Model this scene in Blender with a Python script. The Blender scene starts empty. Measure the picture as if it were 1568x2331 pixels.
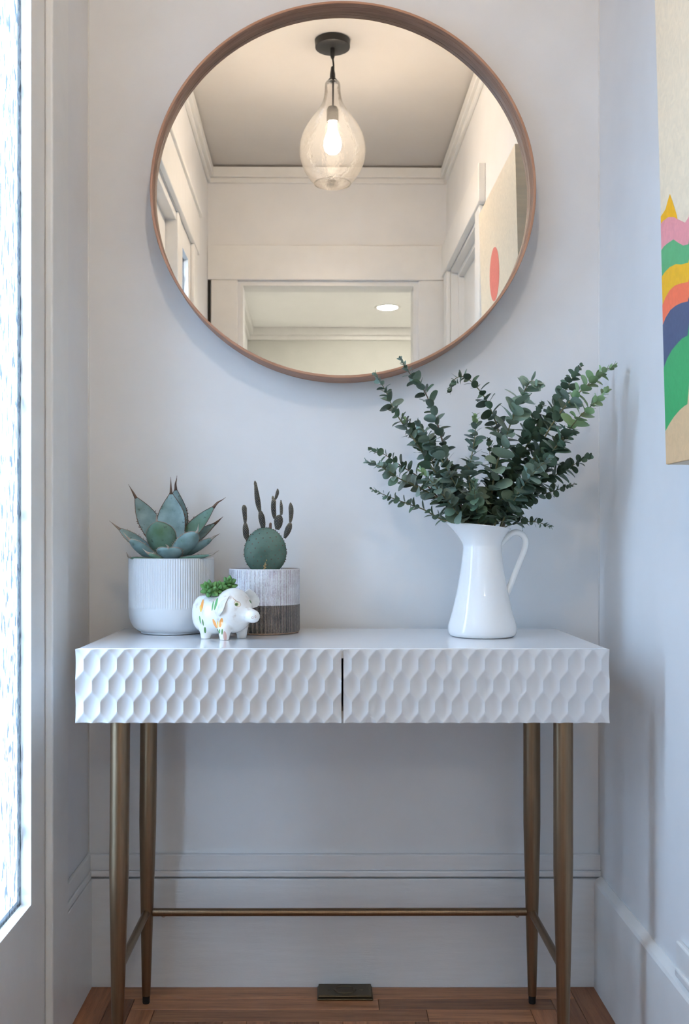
import bpy, bmesh, math, random
import numpy as np
from mathutils import Vector, Matrix

# ------------------------------------------------------------------ camera, world, light, exposure
scene = bpy.context.scene
COL = scene.collection
F, CX, CY, CAMW, CAMZ = 2287.0, 745.0, 1230.0, 2.15, 0.948   # focal length in px, vanishing point, camera distance to back wall, height

cam_d = bpy.data.cameras.new('camera')
cam = bpy.data.objects.new('camera', cam_d)
COL.objects.link(cam)
cam.location = (0, -CAMW, CAMZ)
cam.rotation_euler = (math.radians(90), 0, 0)
cam_d.sensor_fit = 'AUTO'
cam_d.sensor_width = 36.0
cam_d.lens = F / 2331.0 * 36.0
cam_d.shift_x = (784.0 - CX) / 2331.0
cam_d.shift_y = (CY - 1165.5) / 2331.0
cam_d.clip_start = 0.02
cam_d.dof.use_dof = True
cam_d.dof.focus_distance = 1.93
cam_d.dof.aperture_fstop = 9.0
scene.camera = cam

world = bpy.data.worlds.new('daylight')
scene.world = world
world.use_nodes = True
bg = world.node_tree.nodes['Background']
bg.inputs[0].default_value = (0.49, 0.71, 1.0, 1)
bg.inputs[1].default_value = 36.5

scene.view_settings.view_transform = 'Standard'
scene.view_settings.look = 'None'
scene.view_settings.exposure = 0.28
scene.view_settings.gamma = 1.0
scene.view_settings.use_curve_mapping = False
cy = scene.cycles
cy.use_denoising = True
try:
    cy.denoiser = 'OPENIMAGEDENOISE'
except Exception:
    pass
cy.max_bounces = 6
cy.diffuse_bounces = 4
cy.glossy_bounces = 4
cy.transmission_bounces = 4
cy.transparent_max_bounces = 12
cy.use_adaptive_sampling = True
cy.adaptive_threshold = 0.20
cy.sample_clamp_indirect = 6.0
cy.caustics_reflective = False
cy.caustics_refractive = False

def portal(y0, y1, z0, z1, x):
    ld = bpy.data.lights.new('daylight_portal', 'AREA')
    ld.shape = 'RECTANGLE'
    ld.size = abs(z1 - z0)
    ld.size_y = abs(y1 - y0)
    ld.cycles.is_portal = True
    o = bpy.data.objects.new('daylight_portal', ld)
    o.location = (x, (y0 + y1) / 2, (z0 + z1) / 2)
    o.rotation_euler = (0, math.radians(-90), 0)
    COL.objects.link(o)

BULB = 245.0       # pendant bulb emission
CAN = 390.0        # recessed light emission

# ------------------------------------------------------------------ helpers
R = random.Random(11)

def P(px, py, w):
    """point at distance w in front of the back wall seen at photo pixel px, py (used to measure the photo)"""
    s = (CAMW - w) / F
    return Vector(((px - CX) * s, -w, CAMZ - (py - CY) * s))

def srgb(r, g, b):
    f = lambda c: ((c / 255 + 0.055) / 1.055) ** 2.4 if c / 255 > 0.04045 else c / 255 / 12.92
    return (f(r), f(g), f(b), 1)

class NT:
    def __init__(self, name):
        self.m = bpy.data.materials.new(name)
        self.m.use_nodes = True
        self.t = self.m.node_tree
        self.b = self.t.nodes['Principled BSDF']
        self.out = self.t.nodes['Material Output']
    def n(self, typ, **kw):
        nd = self.t.nodes.new(typ)
        for k, v in kw.items():
            setattr(nd, k, v)
        return nd
    def l(self, a, b):
        self.t.links.new(a, b)
    def coord(self, kind='Object', scale=(1, 1, 1), loc=None):
        c = self.n('ShaderNodeTexCoord')
        mp = self.n('ShaderNodeMapping')
        mp.inputs['Scale'].default_value = scale
        if loc is not None:
            mp.inputs['Location'].default_value = loc
        self.l(c.outputs[kind], mp.inputs[0])
        return mp.outputs[0]
    def noise(self, vec, scale, detail=3.0, rough=0.5):
        nd = self.n('ShaderNodeTexNoise')
        nd.inputs['Scale'].default_value = scale
        nd.inputs['Detail'].default_value = detail
        nd.inputs['Roughness'].default_value = rough
        if vec is not None:
            self.l(vec, nd.inputs['Vector'])
        return nd.outputs['Fac']
    def ramp(self, fac, stops):
        nd = self.n('ShaderNodeValToRGB')
        el = nd.color_ramp.elements
        while len(el) < len(stops):
            el.new(0.5)
        for e, (p, c) in zip(el, stops):
            e.position = p
            e.color = c if len(c) == 4 else (*c, 1)
        self.l(fac, nd.inputs[0])
        return nd.outputs[0]
    def mix(self, fac, a, b, blend='MIX'):
        nd = self.n('ShaderNodeMix', data_type='RGBA', blend_type=blend)
        for sock, v in ((0, fac), (6, a), (7, b)):
            if hasattr(v, 'links'):
                self.l(v, nd.inputs[sock])
            else:
                nd.inputs[sock].default_value = v
        return nd.outputs[2]
    def math(self, op, a, b=None, c=None):
        nd = self.n('ShaderNodeMath', operation=op)
        for i, v in enumerate((a, b, c)):
            if v is None:
                continue
            if hasattr(v, 'links'):
                self.l(v, nd.inputs[i])
            else:
                nd.inputs[i].default_value = v
        return nd.outputs[0]
    def bump(self, h, strength=0.2, dist=0.002):
        nd = self.n('ShaderNodeBump')
        nd.inputs['Strength'].default_value = strength
        nd.inputs['Distance'].default_value = dist
        self.l(h, nd.inputs['Height'])
        self.l(nd.outputs[0], self.b.inputs['Normal'])
        return nd
    def base(self, c):
        if hasattr(c, 'links'):
            self.l(c, self.b.inputs['Base Color'])
        else:
            self.b.inputs['Base Color'].default_value = c
        return self
    def set(self, rough=None, metal=None, spec=None, coat=None, sheen=None, sss=None):
        b = self.b
        if rough is not None: b.inputs['Roughness'].default_value = rough
        if metal is not None: b.inputs['Metallic'].default_value = metal
        if spec is not None: b.inputs['Specular IOR Level'].default_value = spec
        if coat is not None: b.inputs['Coat Weight'].default_value = coat; b.inputs['Coat Roughness'].default_value = 0.06
        return self

MAT = {}

def paint(name, col, rough, scale=(1, 1, 1), nscale=14, bstr=0.15, bdist=0.002, var=0.04, fine=260):
    t = NT(name)
    v = t.coord('Object', scale)
    n1 = t.noise(v, nscale, 4)
    c = t.ramp(n1, [(0.3, tuple(x * (1 - var) for x in col[:3])), (0.7, col[:3])])
    t.base(c).set(rough=rough, spec=0.4)
    n2 = t.noise(v, fine, 2)
    h = t.math('ADD', t.math('MULTIPLY', n1, 1.0), t.math('MULTIPLY', n2, 0.25))
    t.bump(h, bstr, bdist)
    MAT[name] = t.m
    return t.m

WHITE = (0.80, 0.795, 0.79)
paint('wall_paint', WHITE, 0.55, nscale=9, bstr=0.10, fine=300)
paint('trim_paint', (0.80, 0.79, 0.765), 0.32, nscale=18, bstr=0.16, fine=120)
paint('brushed_trim_paint', (0.80, 0.795, 0.79), 0.30, scale=(0.35, 1, 3.0), nscale=30, bstr=0.35, bdist=0.0018, fine=200)
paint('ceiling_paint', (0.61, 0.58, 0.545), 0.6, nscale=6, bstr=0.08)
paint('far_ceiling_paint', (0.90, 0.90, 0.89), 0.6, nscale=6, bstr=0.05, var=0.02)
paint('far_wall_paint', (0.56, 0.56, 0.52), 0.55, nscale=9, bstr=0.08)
paint('table_lacquer', (0.83, 0.835, 0.85), 0.055, nscale=40, bstr=0.0, var=0.01)
_tl = MAT['table_lacquer'].node_tree.nodes['Principled BSDF']
_tl.inputs['Specular IOR Level'].default_value = 0.6
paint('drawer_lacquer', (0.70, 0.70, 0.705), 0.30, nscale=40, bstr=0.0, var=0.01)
paint('enamel', (0.86, 0.865, 0.86), 0.06, nscale=30, bstr=0.03, var=0.015)
paint('planter_glaze', (0.67, 0.69, 0.71), 0.36, nscale=30, bstr=0.02, var=0.02)
paint('bounce_floor', (0.84, 0.83, 0.81), 0.9, nscale=80, bstr=0.4)  # unseen far floor, made pale to throw light onto the far ceiling
paint('soil', (0.035, 0.024, 0.017), 0.95, nscale=160, bstr=1.0, bdist=0.004, var=0.6)
paint('black_metal', (0.018, 0.017, 0.017), 0.45, nscale=40, bstr=0.02)
paint('black_rubber', (0.012, 0.012, 0.012), 0.6, nscale=60, bstr=0.05)
paint('concrete', (0.70, 0.71, 0.72), 0.8, nscale=8, bstr=0.3)
paint('porch_paving', (0.030, 0.045, 0.055), 0.7, nscale=5, bstr=0.3, var=0.5)  # dark blue-grey tone stands for the porch lying in shade
for k_ in ('porch_paving', 'concrete'):
    MAT[k_].node_tree.nodes['Principled BSDF'].inputs['Specular IOR Level'].default_value = 0.0
paint('dark_gap', (0.02, 0.018, 0.016), 0.8, nscale=30, bstr=0.1)

def metal(name, col, rough, streak=True, metallic=1.0):
    t = NT(name)
    v = t.coord('Object', (60, 60, 1.5))
    n = t.noise(v, 6, 3)
    t.base(t.ramp(n, [(0.25, tuple(c * 0.82 for c in col)), (0.75, col)])).set(rough=rough, metal=metallic)
    t.bump(n, 0.06, 0.0005)
    MAT[name] = t.m
metal('bronze', (0.275, 0.190, 0.118), 0.36)
metal('old_brass', (0.10, 0.075, 0.042), 0.42, metallic=0.8)
metal('steel', (0.6, 0.6, 0.6), 0.25)

def wood(name, c0, c1, c2, axis, rough=0.4, rnd=0.35, grain=(2.0, 34, 34)):
    t = NT(name)
    sc = {'x': grain, 'y': (grain[1], grain[0], grain[2])}.get(axis, grain)
    c = t.n('ShaderNodeTexCoord')
    info = t.n('ShaderNodeObjectInfo')
    add = t.n('ShaderNodeVectorMath', operation='ADD')
    comb = t.n('ShaderNodeCombineXYZ')
    t.l(t.math('MULTIPLY', info.outputs['Random'], 37.0), comb.inputs[0])
    t.l(t.math('MULTIPLY', info.outputs['Random'], 11.0), comb.inputs[1])
    t.l(c.outputs['Object'], add.inputs[0]); t.l(comb.outputs[0], add.inputs[1])
    mp = t.n('ShaderNodeMapping'); mp.inputs['Scale'].default_value = sc
    t.l(add.outputs[0], mp.inputs[0])
    n = t.noise(mp.outputs[0], 3.0, 6, 0.6)
    n2 = t.noise(mp.outputs[0], 14.0, 3, 0.6)
    col = t.ramp(n, [(0.28, c0), (0.5, c1), (0.72, c2)])
    fl = t.ramp(n2, [(0.30, (0.55, 0.55, 0.55)), (0.48, (1, 1, 1))])
    col = t.mix(0.55, col, fl, 'MULTIPLY')
    hv = t.n('ShaderNodeHueSaturation')
    t.l(col, hv.inputs['Color'])
    t.l(t.math('MULTIPLY_ADD', info.outputs['Random'], rnd * 2, 1 - rnd), hv.inputs['Value'])
    t.base(hv.outputs[0]).set(rough=rough, spec=0.4)
    t.bump(n2, 0.15, 0.0008)
    MAT[name] = t.m
wood('oak_x', (0.21, 0.082, 0.034), (0.35, 0.150, 0.066), (0.46, 0.215, 0.098), 'x')
wood('oak_y', (0.18, 0.066, 0.028), (0.30, 0.120, 0.052), (0.38, 0.165, 0.075), 'y')

def walnut():
    t = NT('walnut')
    c = t.n('ShaderNodeTexCoord')
    sep = t.n('ShaderNodeSeparateXYZ')
    t.l(c.outputs['Object'], sep.inputs[0])
    ang = t.math('ARCTAN2', sep.outputs[2], sep.outputs[0])
    comb = t.n('ShaderNodeCombineXYZ')
    t.l(t.math('MULTIPLY', ang, 3.0), comb.inputs[0])
    t.l(t.math('MULTIPLY', sep.outputs[1], 160.0), comb.inputs[1])
    rad = t.math('SQRT', t.math('ADD', t.math('POWER', sep.outputs[0], 2.0), t.math('POWER', sep.outputs[2], 2.0)))
    t.l(t.math('MULTIPLY', rad, 160.0), comb.inputs[2])
    n = t.noise(comb.outputs[0], 1.6, 5, 0.62)
    t.base(t.ramp(n, [(0.25, (0.29, 0.135, 0.075)), (0.5, (0.45, 0.235, 0.145)), (0.8, (0.54, 0.30, 0.19))])).set(rough=0.45, spec=0.35)
    t.bump(n, 0.12, 0.0006)
    MAT['walnut'] = t.m
walnut()

def mirror_mat():
    t = NT('mirror_silver')
    t.base((0.865, 0.845, 0.80, 1)).set(rough=0.0, metal=1.0)
    v = t.coord('Object')
    n = t.noise(v, 2.0, 1)
    t.bump(n, 0.0, 0.0001)
    MAT['mirror_silver'] = t.m
mirror_mat()

def pane_mat(name, lo, hi, diffuse):
    """hammered glass: wavy streaks of thicker glass let less light straight through, part of it scatters"""
    t = NT(name)
    v = t.coord('Object', (1, 75, 17))
    w1 = t.noise(v, 1.6, 2, 0.6)
    col = t.ramp(w1, [(0.425, lo), (0.465, hi), (0.62, tuple(c * 0.85 for c in hi))])
    tr = t.n('ShaderNodeBsdfTransparent'); t.l(col, tr.inputs[0])
    tl = t.n('ShaderNodeBsdfTranslucent'); tl.inputs[0].default_value = (0.66, 0.72, 0.78, 1)
    gl = t.n('ShaderNodeBsdfGlossy'); gl.inputs['Roughness'].default_value = 0.12
    bp = t.n('ShaderNodeBump'); bp.inputs['Strength'].default_value = 0.5; bp.inputs['Distance'].default_value = 0.002
    t.l(w1, bp.inputs['Height'])
    t.l(bp.outputs[0], gl.inputs['Normal']); t.l(bp.outputs[0], tl.inputs['Normal'])
    m1 = t.n('ShaderNodeMixShader'); m1.inputs[0].default_value = diffuse
    t.l(tr.outputs[0], m1.inputs[1]); t.l(tl.outputs[0], m1.inputs[2])
    m2 = t.n('ShaderNodeMixShader'); m2.inputs[0].default_value = 0.05
    t.l(m1.outputs[0], m2.inputs[1]); t.l(gl.outputs[0], m2.inputs[2])
    t.l(m2.outputs[0], t.out.inputs[0])
    MAT[name] = t.m
pane_mat('hammered_glass', (0.030, 0.032, 0.034), (0.44, 0.45, 0.46), 0.030)
pane_mat('door_glass', (0.06, 0.065, 0.07), (0.13, 0.135, 0.14), 0.10)
_t = NT('clear_glass')
_c = _t.n('ShaderNodeBsdfTransparent')
_t.l(_c.outputs[0], _t.out.inputs[0])
MAT['clear_glass'] = _t.m
def glaze(o):
    """only the inner face of a pane is hammered, the outer face is smooth"""
    o.data.materials.append(MAT['clear_glass'])
    for p in o.data.polygons:
        p.material_index = 0 if p.normal.x > 0.5 else 1

def seeded_glass():
    t = NT('seeded_glass')
    v = t.coord('Object')
    n = t.noise(v, 90, 2)
    tr = t.n('ShaderNodeBsdfTransparent'); tr.inputs[0].default_value = (0.98, 0.968, 0.955, 1)
    gl = t.n('ShaderNodeBsdfGlossy'); gl.inputs['Roughness'].default_value = 0.08; gl.inputs[0].default_value = (0.93, 0.91, 0.89, 1)
    tl = t.n('ShaderNodeBsdfTranslucent'); tl.inputs[0].default_value = (0.95, 0.93, 0.9, 1)
    df = t.n('ShaderNodeBsdfDiffuse'); df.inputs[0].default_value = (0.9, 0.9, 0.88, 1)
    bp = t.n('ShaderNodeBump'); bp.inputs['Strength'].default_value = 0.5; bp.inputs['Distance'].default_value = 0.003
    t.l(n, bp.inputs['Height'])
    for s in (gl, tl):
        t.l(bp.outputs[0], s.inputs['Normal'])
    fr = t.n('ShaderNodeFresnel'); fr.inputs[0].default_value = 1.45
    t.l(bp.outputs[0], fr.inputs['Normal'])
    m0 = t.n('ShaderNodeMixShader'); m0.inputs[0].default_value = 0.6
    t.l(tl.outputs[0], m0.inputs[1]); t.l(df.outputs[0], m0.inputs[2])
    m1 = t.n('ShaderNodeMixShader'); m1.inputs[0].default_value = 0.022
    t.l(tr.outputs[0], m1.inputs[1]); t.l(m0.outputs[0], m1.inputs[2])
    m2 = t.n('ShaderNodeMixShader')
    t.l(t.math('MULTIPLY', fr.outputs[0], 0.8), m2.inputs[0])
    t.l(m1.outputs[0], m2.inputs[1]); t.l(gl.outputs[0], m2.inputs[2])
    t.l(m2.outputs[0], t.out.inputs[0])
    MAT['seeded_glass'] = t.m
seeded_glass()

def emit(name, col, strength):
    t = NT(name)
    t.base((0.9, 0.88, 0.84, 1))
    t.b.inputs['Emission Color'].default_value = (*col, 1)
    t.b.inputs['Emission Strength'].default_value = strength
    MAT[name] = t.m
emit('bulb_glow', (1.0, 0.84, 0.68), BULB)
emit('can_glow', (1.0, 0.96, 0.88), CAN)

def leafmat(name, c0, c1, rough=0.5, speck=None, nscale=40, rnd=0.25, trans=0.0, hue=0.0):
    t = NT(name)
    v = t.coord('Object')
    info = t.n('ShaderNodeObjectInfo')
    n = t.noise(v, nscale, 4)
    c = t.ramp(n, [(0.3, c0), (0.7, c1)])
    if speck:
        n2 = t.noise(v, nscale * 3.5, 4, 0.65)
        c = t.mix(t.ramp(n2, [(0.60, (0, 0, 0)), (0.70, (0.8, 0.8, 0.8))]), c, (*speck, 1))
    hv = t.n('ShaderNodeHueSaturation')
    t.l(c, hv.inputs['Color'])
    t.l(t.math('MULTIPLY_ADD', info.outputs['Random'], rnd * 2, 1 - rnd), hv.inputs['Value'])
    if hue:
        t.l(t.math('MULTIPLY_ADD', info.outputs['Random'], hue, 0.5 - hue / 2), hv.inputs['Hue'])
    t.base(hv.outputs[0]).set(rough=rough, spec=0.4)
    t.bump(n, 0.15, 0.001)
    MAT[name] = t.m
leafmat('agave_leaf', (0.14, 0.225, 0.205), (0.29, 0.405, 0.42), 0.5, speck=(0.05, 0.09, 0.07), nscale=28, rnd=0.14)
leafmat('agave_leaf_green', (0.07, 0.135, 0.06), (0.17, 0.28, 0.24), 0.5, speck=(0.04, 0.06, 0.04), nscale=24, rnd=0.1)
leafmat('agave_spine', (0.05, 0.025, 0.018), (0.17, 0.10, 0.065), 0.6, nscale=60)
leafmat('agave_pale_spine', (0.22, 0.17, 0.13), (0.42, 0.35, 0.29), 0.6, nscale=60)
leafmat('eucalyptus_blue', (0.110, 0.172, 0.130), (0.245, 0.325, 0.265), 0.30, nscale=60, rnd=0.5, hue=0.06)
leafmat('eucalyptus_pale', (0.18, 0.265, 0.19), (0.32, 0.415, 0.31), 0.40, nscale=60, rnd=0.22, hue=0.03)
leafmat('eucalyptus_dark', (0.056, 0.102, 0.060), (0.145, 0.208, 0.132), 0.42, nscale=60, rnd=0.4, hue=0.05)
leafmat('eucalyptus_bright', (0.20, 0.32, 0.14), (0.33, 0.45, 0.24), 0.42, nscale=60, rnd=0.3, hue=0.04)
leafmat('eucalyptus_stem', (0.14, 0.13, 0.06), (0.26, 0.24, 0.12), 0.6, nscale=50, rnd=0.3)
leafmat('eucalyptus_brown_stem', (0.12, 0.075, 0.05), (0.20, 0.14, 0.10), 0.6, nscale=50, rnd=0.2)
leafmat('cactus_pad', (0.058, 0.105, 0.075), (0.12, 0.19, 0.15), 0.55, nscale=30, rnd=0.02)
leafmat('cactus_stem', (0.028, 0.026, 0.024), (0.060, 0.060, 0.045), 0.6, nscale=70, rnd=0.25)
leafmat('areole_brown', (0.09, 0.048, 0.035), (0.17, 0.10, 0.065), 0.8, nscale=200)
leafmat('areole_pale', (0.34, 0.27, 0.17), (0.52, 0.43, 0.30), 0.8, nscale=200)
leafmat('cactus_scar', (0.36, 0.22, 0.09), (0.55, 0.38, 0.18), 0.8, nscale=200)
leafmat('succulent', (0.05, 0.15, 0.035), (0.15, 0.33, 0.10), 0.35, nscale=50, rnd=0.2)

# ---- geometry: every builder returns (verts, faces) in world space
def box(x0, x1, y0, y1, z0, z1, bev=0.0, seg=2):
    x0, x1 = sorted((x0, x1)); y0, y1 = sorted((y0, y1)); z0, z1 = sorted((z0, z1))
    bm = bmesh.new()
    vs = [bm.verts.new((x, y, z)) for x in (x0, x1) for y in (y0, y1) for z in (z0, z1)]
    for f in ((0, 1, 3, 2), (4, 6, 7, 5), (0, 4, 5, 1), (2, 3, 7, 6), (0, 2, 6, 4), (1, 5, 7, 3)):
        bm.faces.new([vs[i] for i in f])
    bmesh.ops.recalc_face_normals(bm, faces=bm.faces)
    if bev > 0:
        bmesh.ops.bevel(bm, geom=list(bm.edges), offset=bev, segments=seg, profile=0.5, affect='EDGES', clamp_overlap=True)
    bm.verts.index_update()
    g = ([v.co.copy() for v in bm.verts], [[v.index for v in f.verts] for f in bm.faces])
    bm.free()
    return g

def join(*gs):
    V, Fc = [], []
    for v, f in gs:
        o = len(V)
        V += list(v); Fc += [[i + o for i in q] for q in f]
    return V, Fc

def lathe(c, prof, seg=64, closed=False, radf=None, capb=True, capt=True):
    """prof = [(r, z)] bottom to top around a vertical axis through c"""
    V, Fc = [], []
    n = len(prof)
    for j, (r, z) in enumerate(prof):
        for i in range(seg):
            a = 2 * math.pi * i / seg
            rr = r if radf is None else radf(r, z, a)
            V.append(Vector((c[0] + rr * math.cos(a), c[1] + rr * math.sin(a), c[2] + z)))
    m = n if closed else n - 1
    for j in range(m):
        for i in range(seg):
            k = (i + 1) % seg; j2 = (j + 1) % n
            Fc.append([j * seg + i, j * seg + k, j2 * seg + k, j2 * seg + i])
    if not closed:
        if capb: Fc.append(list(range(seg))[::-1])
        if capt: Fc.append([(n - 1) * seg + i for i in range(seg)])
    return V, Fc

def smooth_path(pts, n):
    """Catmull-Rom resample"""
    pts = [Vector(p) for p in pts]
    P_ = [pts[0] * 2 - pts[1]] + pts + [pts[-1] * 2 - pts[-2]]
    out = []
    m = len(pts) - 1
    for k in range(n + 1):
        u = k / n * m
        i = min(int(u), m - 1); t = u - i
        a, b, c, d = P_[i], P_[i + 1], P_[i + 2], P_[i + 3]
        out.append(0.5 * ((2 * b) + (c - a) * t + (2 * a - 5 * b + 4 * c - d) * t * t + (3 * b - a - 3 * c + d) * t ** 3))
    return out

def tube(pts, rad, seg=12, flat=1.0, caps=True, ref=None):
    pts = [Vector(p) for p in pts]
    n = len(pts)
    rad = rad if isinstance(rad, (list, tuple)) else [rad] * n
    V, Fc = [], []
    T0 = (pts[1] - pts[0]).normalized()
    ref = Vector(ref) if ref is not None else (Vector((0, 1, 0)) if abs(T0.y) < 0.8 else Vector((1, 0, 0)))
    nrm = (ref - T0 * ref.dot(T0)).normalized()
    for i in range(n):
        T = (pts[min(i + 1, n - 1)] - pts[max(i - 1, 0)]).normalized()
        nrm = (nrm - T * nrm.dot(T)).normalized()
        b = T.cross(nrm)
        for k in range(seg):
            a = 2 * math.pi * k / seg
            V.append(pts[i] + (nrm * math.cos(a) + b * math.sin(a) * flat) * rad[i])
    for i in range(n - 1):
        for k in range(seg):
            k2 = (k + 1) % seg
            Fc.append([i * seg + k, i * seg + k2, (i + 1) * seg + k2, (i + 1) * seg + k])
    if caps:
        Fc.append(list(range(seg))[::-1]); Fc.append([(n - 1) * seg + k for k in range(seg)])
    return V, Fc

def ball(c, r, su=10, sv=6, M=None):
    """ellipsoid; r = scalar or (rx, ry, rz), M = 3x3 rotation"""
    r = (r, r, r) if not isinstance(r, (tuple, list)) else r
    V, Fc = [], []
    c = Vector(c)
    def put(x, y, z):
        p = Vector((x * r[0], y * r[1], z * r[2]))
        V.append(c + (M @ p if M is not None else p))
    put(0, 0, -1)
    for j in range(1, sv):
        ph = -math.pi / 2 + math.pi * j / sv
        for i in range(su):
            a = 2 * math.pi * i / su
            put(math.cos(ph) * math.cos(a), math.cos(ph) * math.sin(a), math.sin(ph))
    put(0, 0, 1)
    for i in range(su):
        k = (i + 1) % su
        Fc.append([0, 1 + k, 1 + i])
        for j in range(sv - 2):
            Fc.append([1 + j * su + i, 1 + j * su + k, 1 + (j + 1) * su + k, 1 + (j + 1) * su + i])
        Fc.append([len(V) - 1, 1 + (sv - 2) * su + i, 1 + (sv - 2) * su + k])
    return V, Fc

WORLD = {}
def wpos(o):
    return WORLD[o.name] if o is not None else Vector((0, 0, 0))

def obj(name, geo, mat, parent=None, smooth=False, pivot=None, auto=None):
    V, Fc = geo
    V = [Vector(v) for v in V]
    if pivot is None:
        xs = [v.x for v in V]; ys = [v.y for v in V]; zs = [v.z for v in V]
        pivot = Vector(((min(xs) + max(xs)) / 2, (min(ys) + max(ys)) / 2, min(zs)))
    pivot = Vector(pivot)
    me = bpy.data.meshes.new(name)
    me.from_pydata([tuple(v - pivot) for v in V], [], Fc)
    me.materials.append(MAT[mat])
    if smooth:
        me.polygons.foreach_set('use_smooth', [True] * len(me.polygons))
        if auto:
            me.set_sharp_from_angle(angle=math.radians(auto))
    me.update()
    o = bpy.data.objects.new(name, me)
    COL.objects.link(o)
    WORLD[o.name] = pivot
    if parent is not None:
        o.parent = parent
    o.location = pivot - wpos(parent)
    return o

def inst(name, me, M, parent):
    """another object sharing mesh data; M = world matrix, parent unrotated"""
    o = bpy.data.objects.new(name, me)
    COL.objects.link(o)
    WORLD[o.name] = M.translation.copy()
    o.parent = parent
    M = M.copy(); M.translation = M.translation - wpos(parent)
    o.matrix_local = M
    return o

def tag(o, label, cat, group=None, kind=None):
    o['label'] = label
    o['category'] = cat
    if group: o['group'] = group
    if kind: o['kind'] = kind
    return o

def thing(name, loc, label, cat, group=None, kind=None):
    o = bpy.data.objects.new(name, None)
    o.empty_display_size = 0.05
    COL.objects.link(o)
    o.location = loc
    WORLD[o.name] = Vector(loc)
    return tag(o, label, cat, group, kind)

def struct(name, geo, mat, label, cat, parent=None, smooth=False, auto=None):
    o = obj(name, geo, mat, parent, smooth=smooth, auto=auto)
    if parent is None:
        tag(o, label, cat, kind='structure')
    return o

# ------------------------------------------------------------------ room shell
XL, XR, CEIL = -0.512, 0.582, 2.66
WF = 2.54          # doorway wall behind the camera
HEAD = 2.115       # underside of head casings
HT = 2.29

struct('wall_back', box(XL - 0.1, XR + 0.1, 0, 0.1, 0, CEIL), 'wall_paint', 'white painted plaster wall behind the console table', 'wall')
struct('wall_right', join(box(XR, XR + 0.1, -1.62, 0, 0, CEIL), box(XR, XR + 0.1, -WF - 0.12, -2.40, 0, CEIL), box(XR, XR + 0.1, -2.40, -1.62, 2.15, CEIL)),
       'wall_paint', 'white side wall at right with the painting', 'wall')
struct('wall_left', join(box(XL - 0.1, XL, -0.331, 0, 0, CEIL), box(XL - 0.1, XL, -WF - 0.12, -1.89, 0, CEIL), box(XL - 0.1, XL, -1.89, -0.331, HEAD, CEIL)),
       'wall_paint', 'white side wall at left around the glazed entrance', 'wall')
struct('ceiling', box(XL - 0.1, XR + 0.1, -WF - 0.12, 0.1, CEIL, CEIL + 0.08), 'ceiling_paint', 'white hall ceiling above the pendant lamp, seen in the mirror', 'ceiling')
OX0, OX1, OZ = -0.363, 0.4415, 2.13
struct('wall_front', join(box(XL - 0.1, OX0, -WF - 0.12, -WF, 0, CEIL), box(OX1, XR + 0.1, -WF - 0.12, -WF, 0, CEIL), box(OX0, OX1, -WF - 0.12, -WF, OZ, CEIL)),
       'wall_paint', 'grey-white wall over the doorway, seen in the mirror', 'wall')

# floor: subfloor and separate boards
floor = struct('floor', box(XL - 0.05, XR + 0.05, -WF - 0.12, 0.02, -0.04, -0.008), 'dark_gap', 'oak strip floor with a bordered edge under the console table', 'floor')
def board(x0, x1, w0, w1, axis):
    g = 0.0005
    obj('plank', box(x0 + g, x1 - g, -w1 + g, -w0 - g, -0.008, 0, 0.0007, 1), 'oak_' + axis, floor)
bl, br = -0.502, 0.568
lf = [bl] + [-0.447 + 0.049 * k for k in range(3)]
rt = [br] + [0.512 - 0.051 * k for k in range(3)]
rows = [0.018, 0.073, 0.120, 0.170]
for k in range(3):
    x0, x1 = lf[k + 1], rt[k + 1]
    cuts = [x0] + [[-0.02], [0.105], [0.20]][k] + [x1]
    for a, b in zip(cuts[:-1], cuts[1:]):
        board(a, b, rows[k], rows[k + 1], 'x')
    for a, b in ((lf[k], lf[k + 1]), (rt[k + 1], rt[k])):
        s = rows[k] if k else 0.016
        cuts = [s, s + 0.62 + 0.21 * k, s + 1.45 + 0.1 * k, WF]
        for c0, c1 in zip(cuts[:-1], cuts[1:]):
            board(a, b, c0, c1, 'y')
nb = 16
for i in range(nb):
    a = lf[3] + (rt[3] - lf[3]) * i / nb; b = lf[3] + (rt[3] - lf[3]) * (i + 1) / nb
    c = 0.17 + 0.4 + 0.9 * ((i * 0.37) % 1)
    for c0, c1 in ((0.17, c), (c, c + 0.8), (c + 0.8, WF)):
        if c1 - c0 > 0.02:
            board(a, b, c0, min(c1, WF), 'y')

# baseboards
bb = struct('baseboard_back', box(XL, XR, -0.020, 0, 0, 0.2295, 0.002), 'brushed_trim_paint', 'tall white baseboard with cracked cap moulding behind the table', 'baseboard')
struct('cap_bead', box(XL, XR, -0.0175, 0, 0.2325, 0.2455, 0.003), 'brushed_trim_paint', '', '', bb)
struct('cap_board', box(XL, XR, -0.0125, 0, 0.2455, 0.2790, 0.002), 'brushed_trim_paint', '', '', bb)
bb = struct('baseboard_left', box(XL, XL + 0.013, -0.22, -0.0195, 0, 0.2295, 0.0015), 'trim_paint', 'short white baseboard between the corner and the sidelight casing', 'baseboard')
struct('cap_bead', box(XL, XL + 0.0115, -0.22, -0.0175, 0.2310, 0.2455, 0.002), 'trim_paint', '', '', bb)
struct('cap_board', box(XL, XL + 0.0085, -0.22, -0.0125, 0.2455, 0.2790, 0.002), 'trim_paint', '', '', bb)
def ramp_board(y0, y1):
    pr = [(XR, 0), (XR - 0.017, 0), (XR - 0.017, 0.222), (XR - 0.014, 0.228), (XR - 0.002, 0.236), (XR, 0.236)]
    V = [Vector((x, y, z)) for y in (y0, y1) for x, z in pr]
    n = len(pr)
    return V, [[i, (i + 1) % n, n + (i + 1) % n, n + i] for i in range(n)] + [list(range(n))[::-1], list(range(n, 2 * n))]
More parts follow.
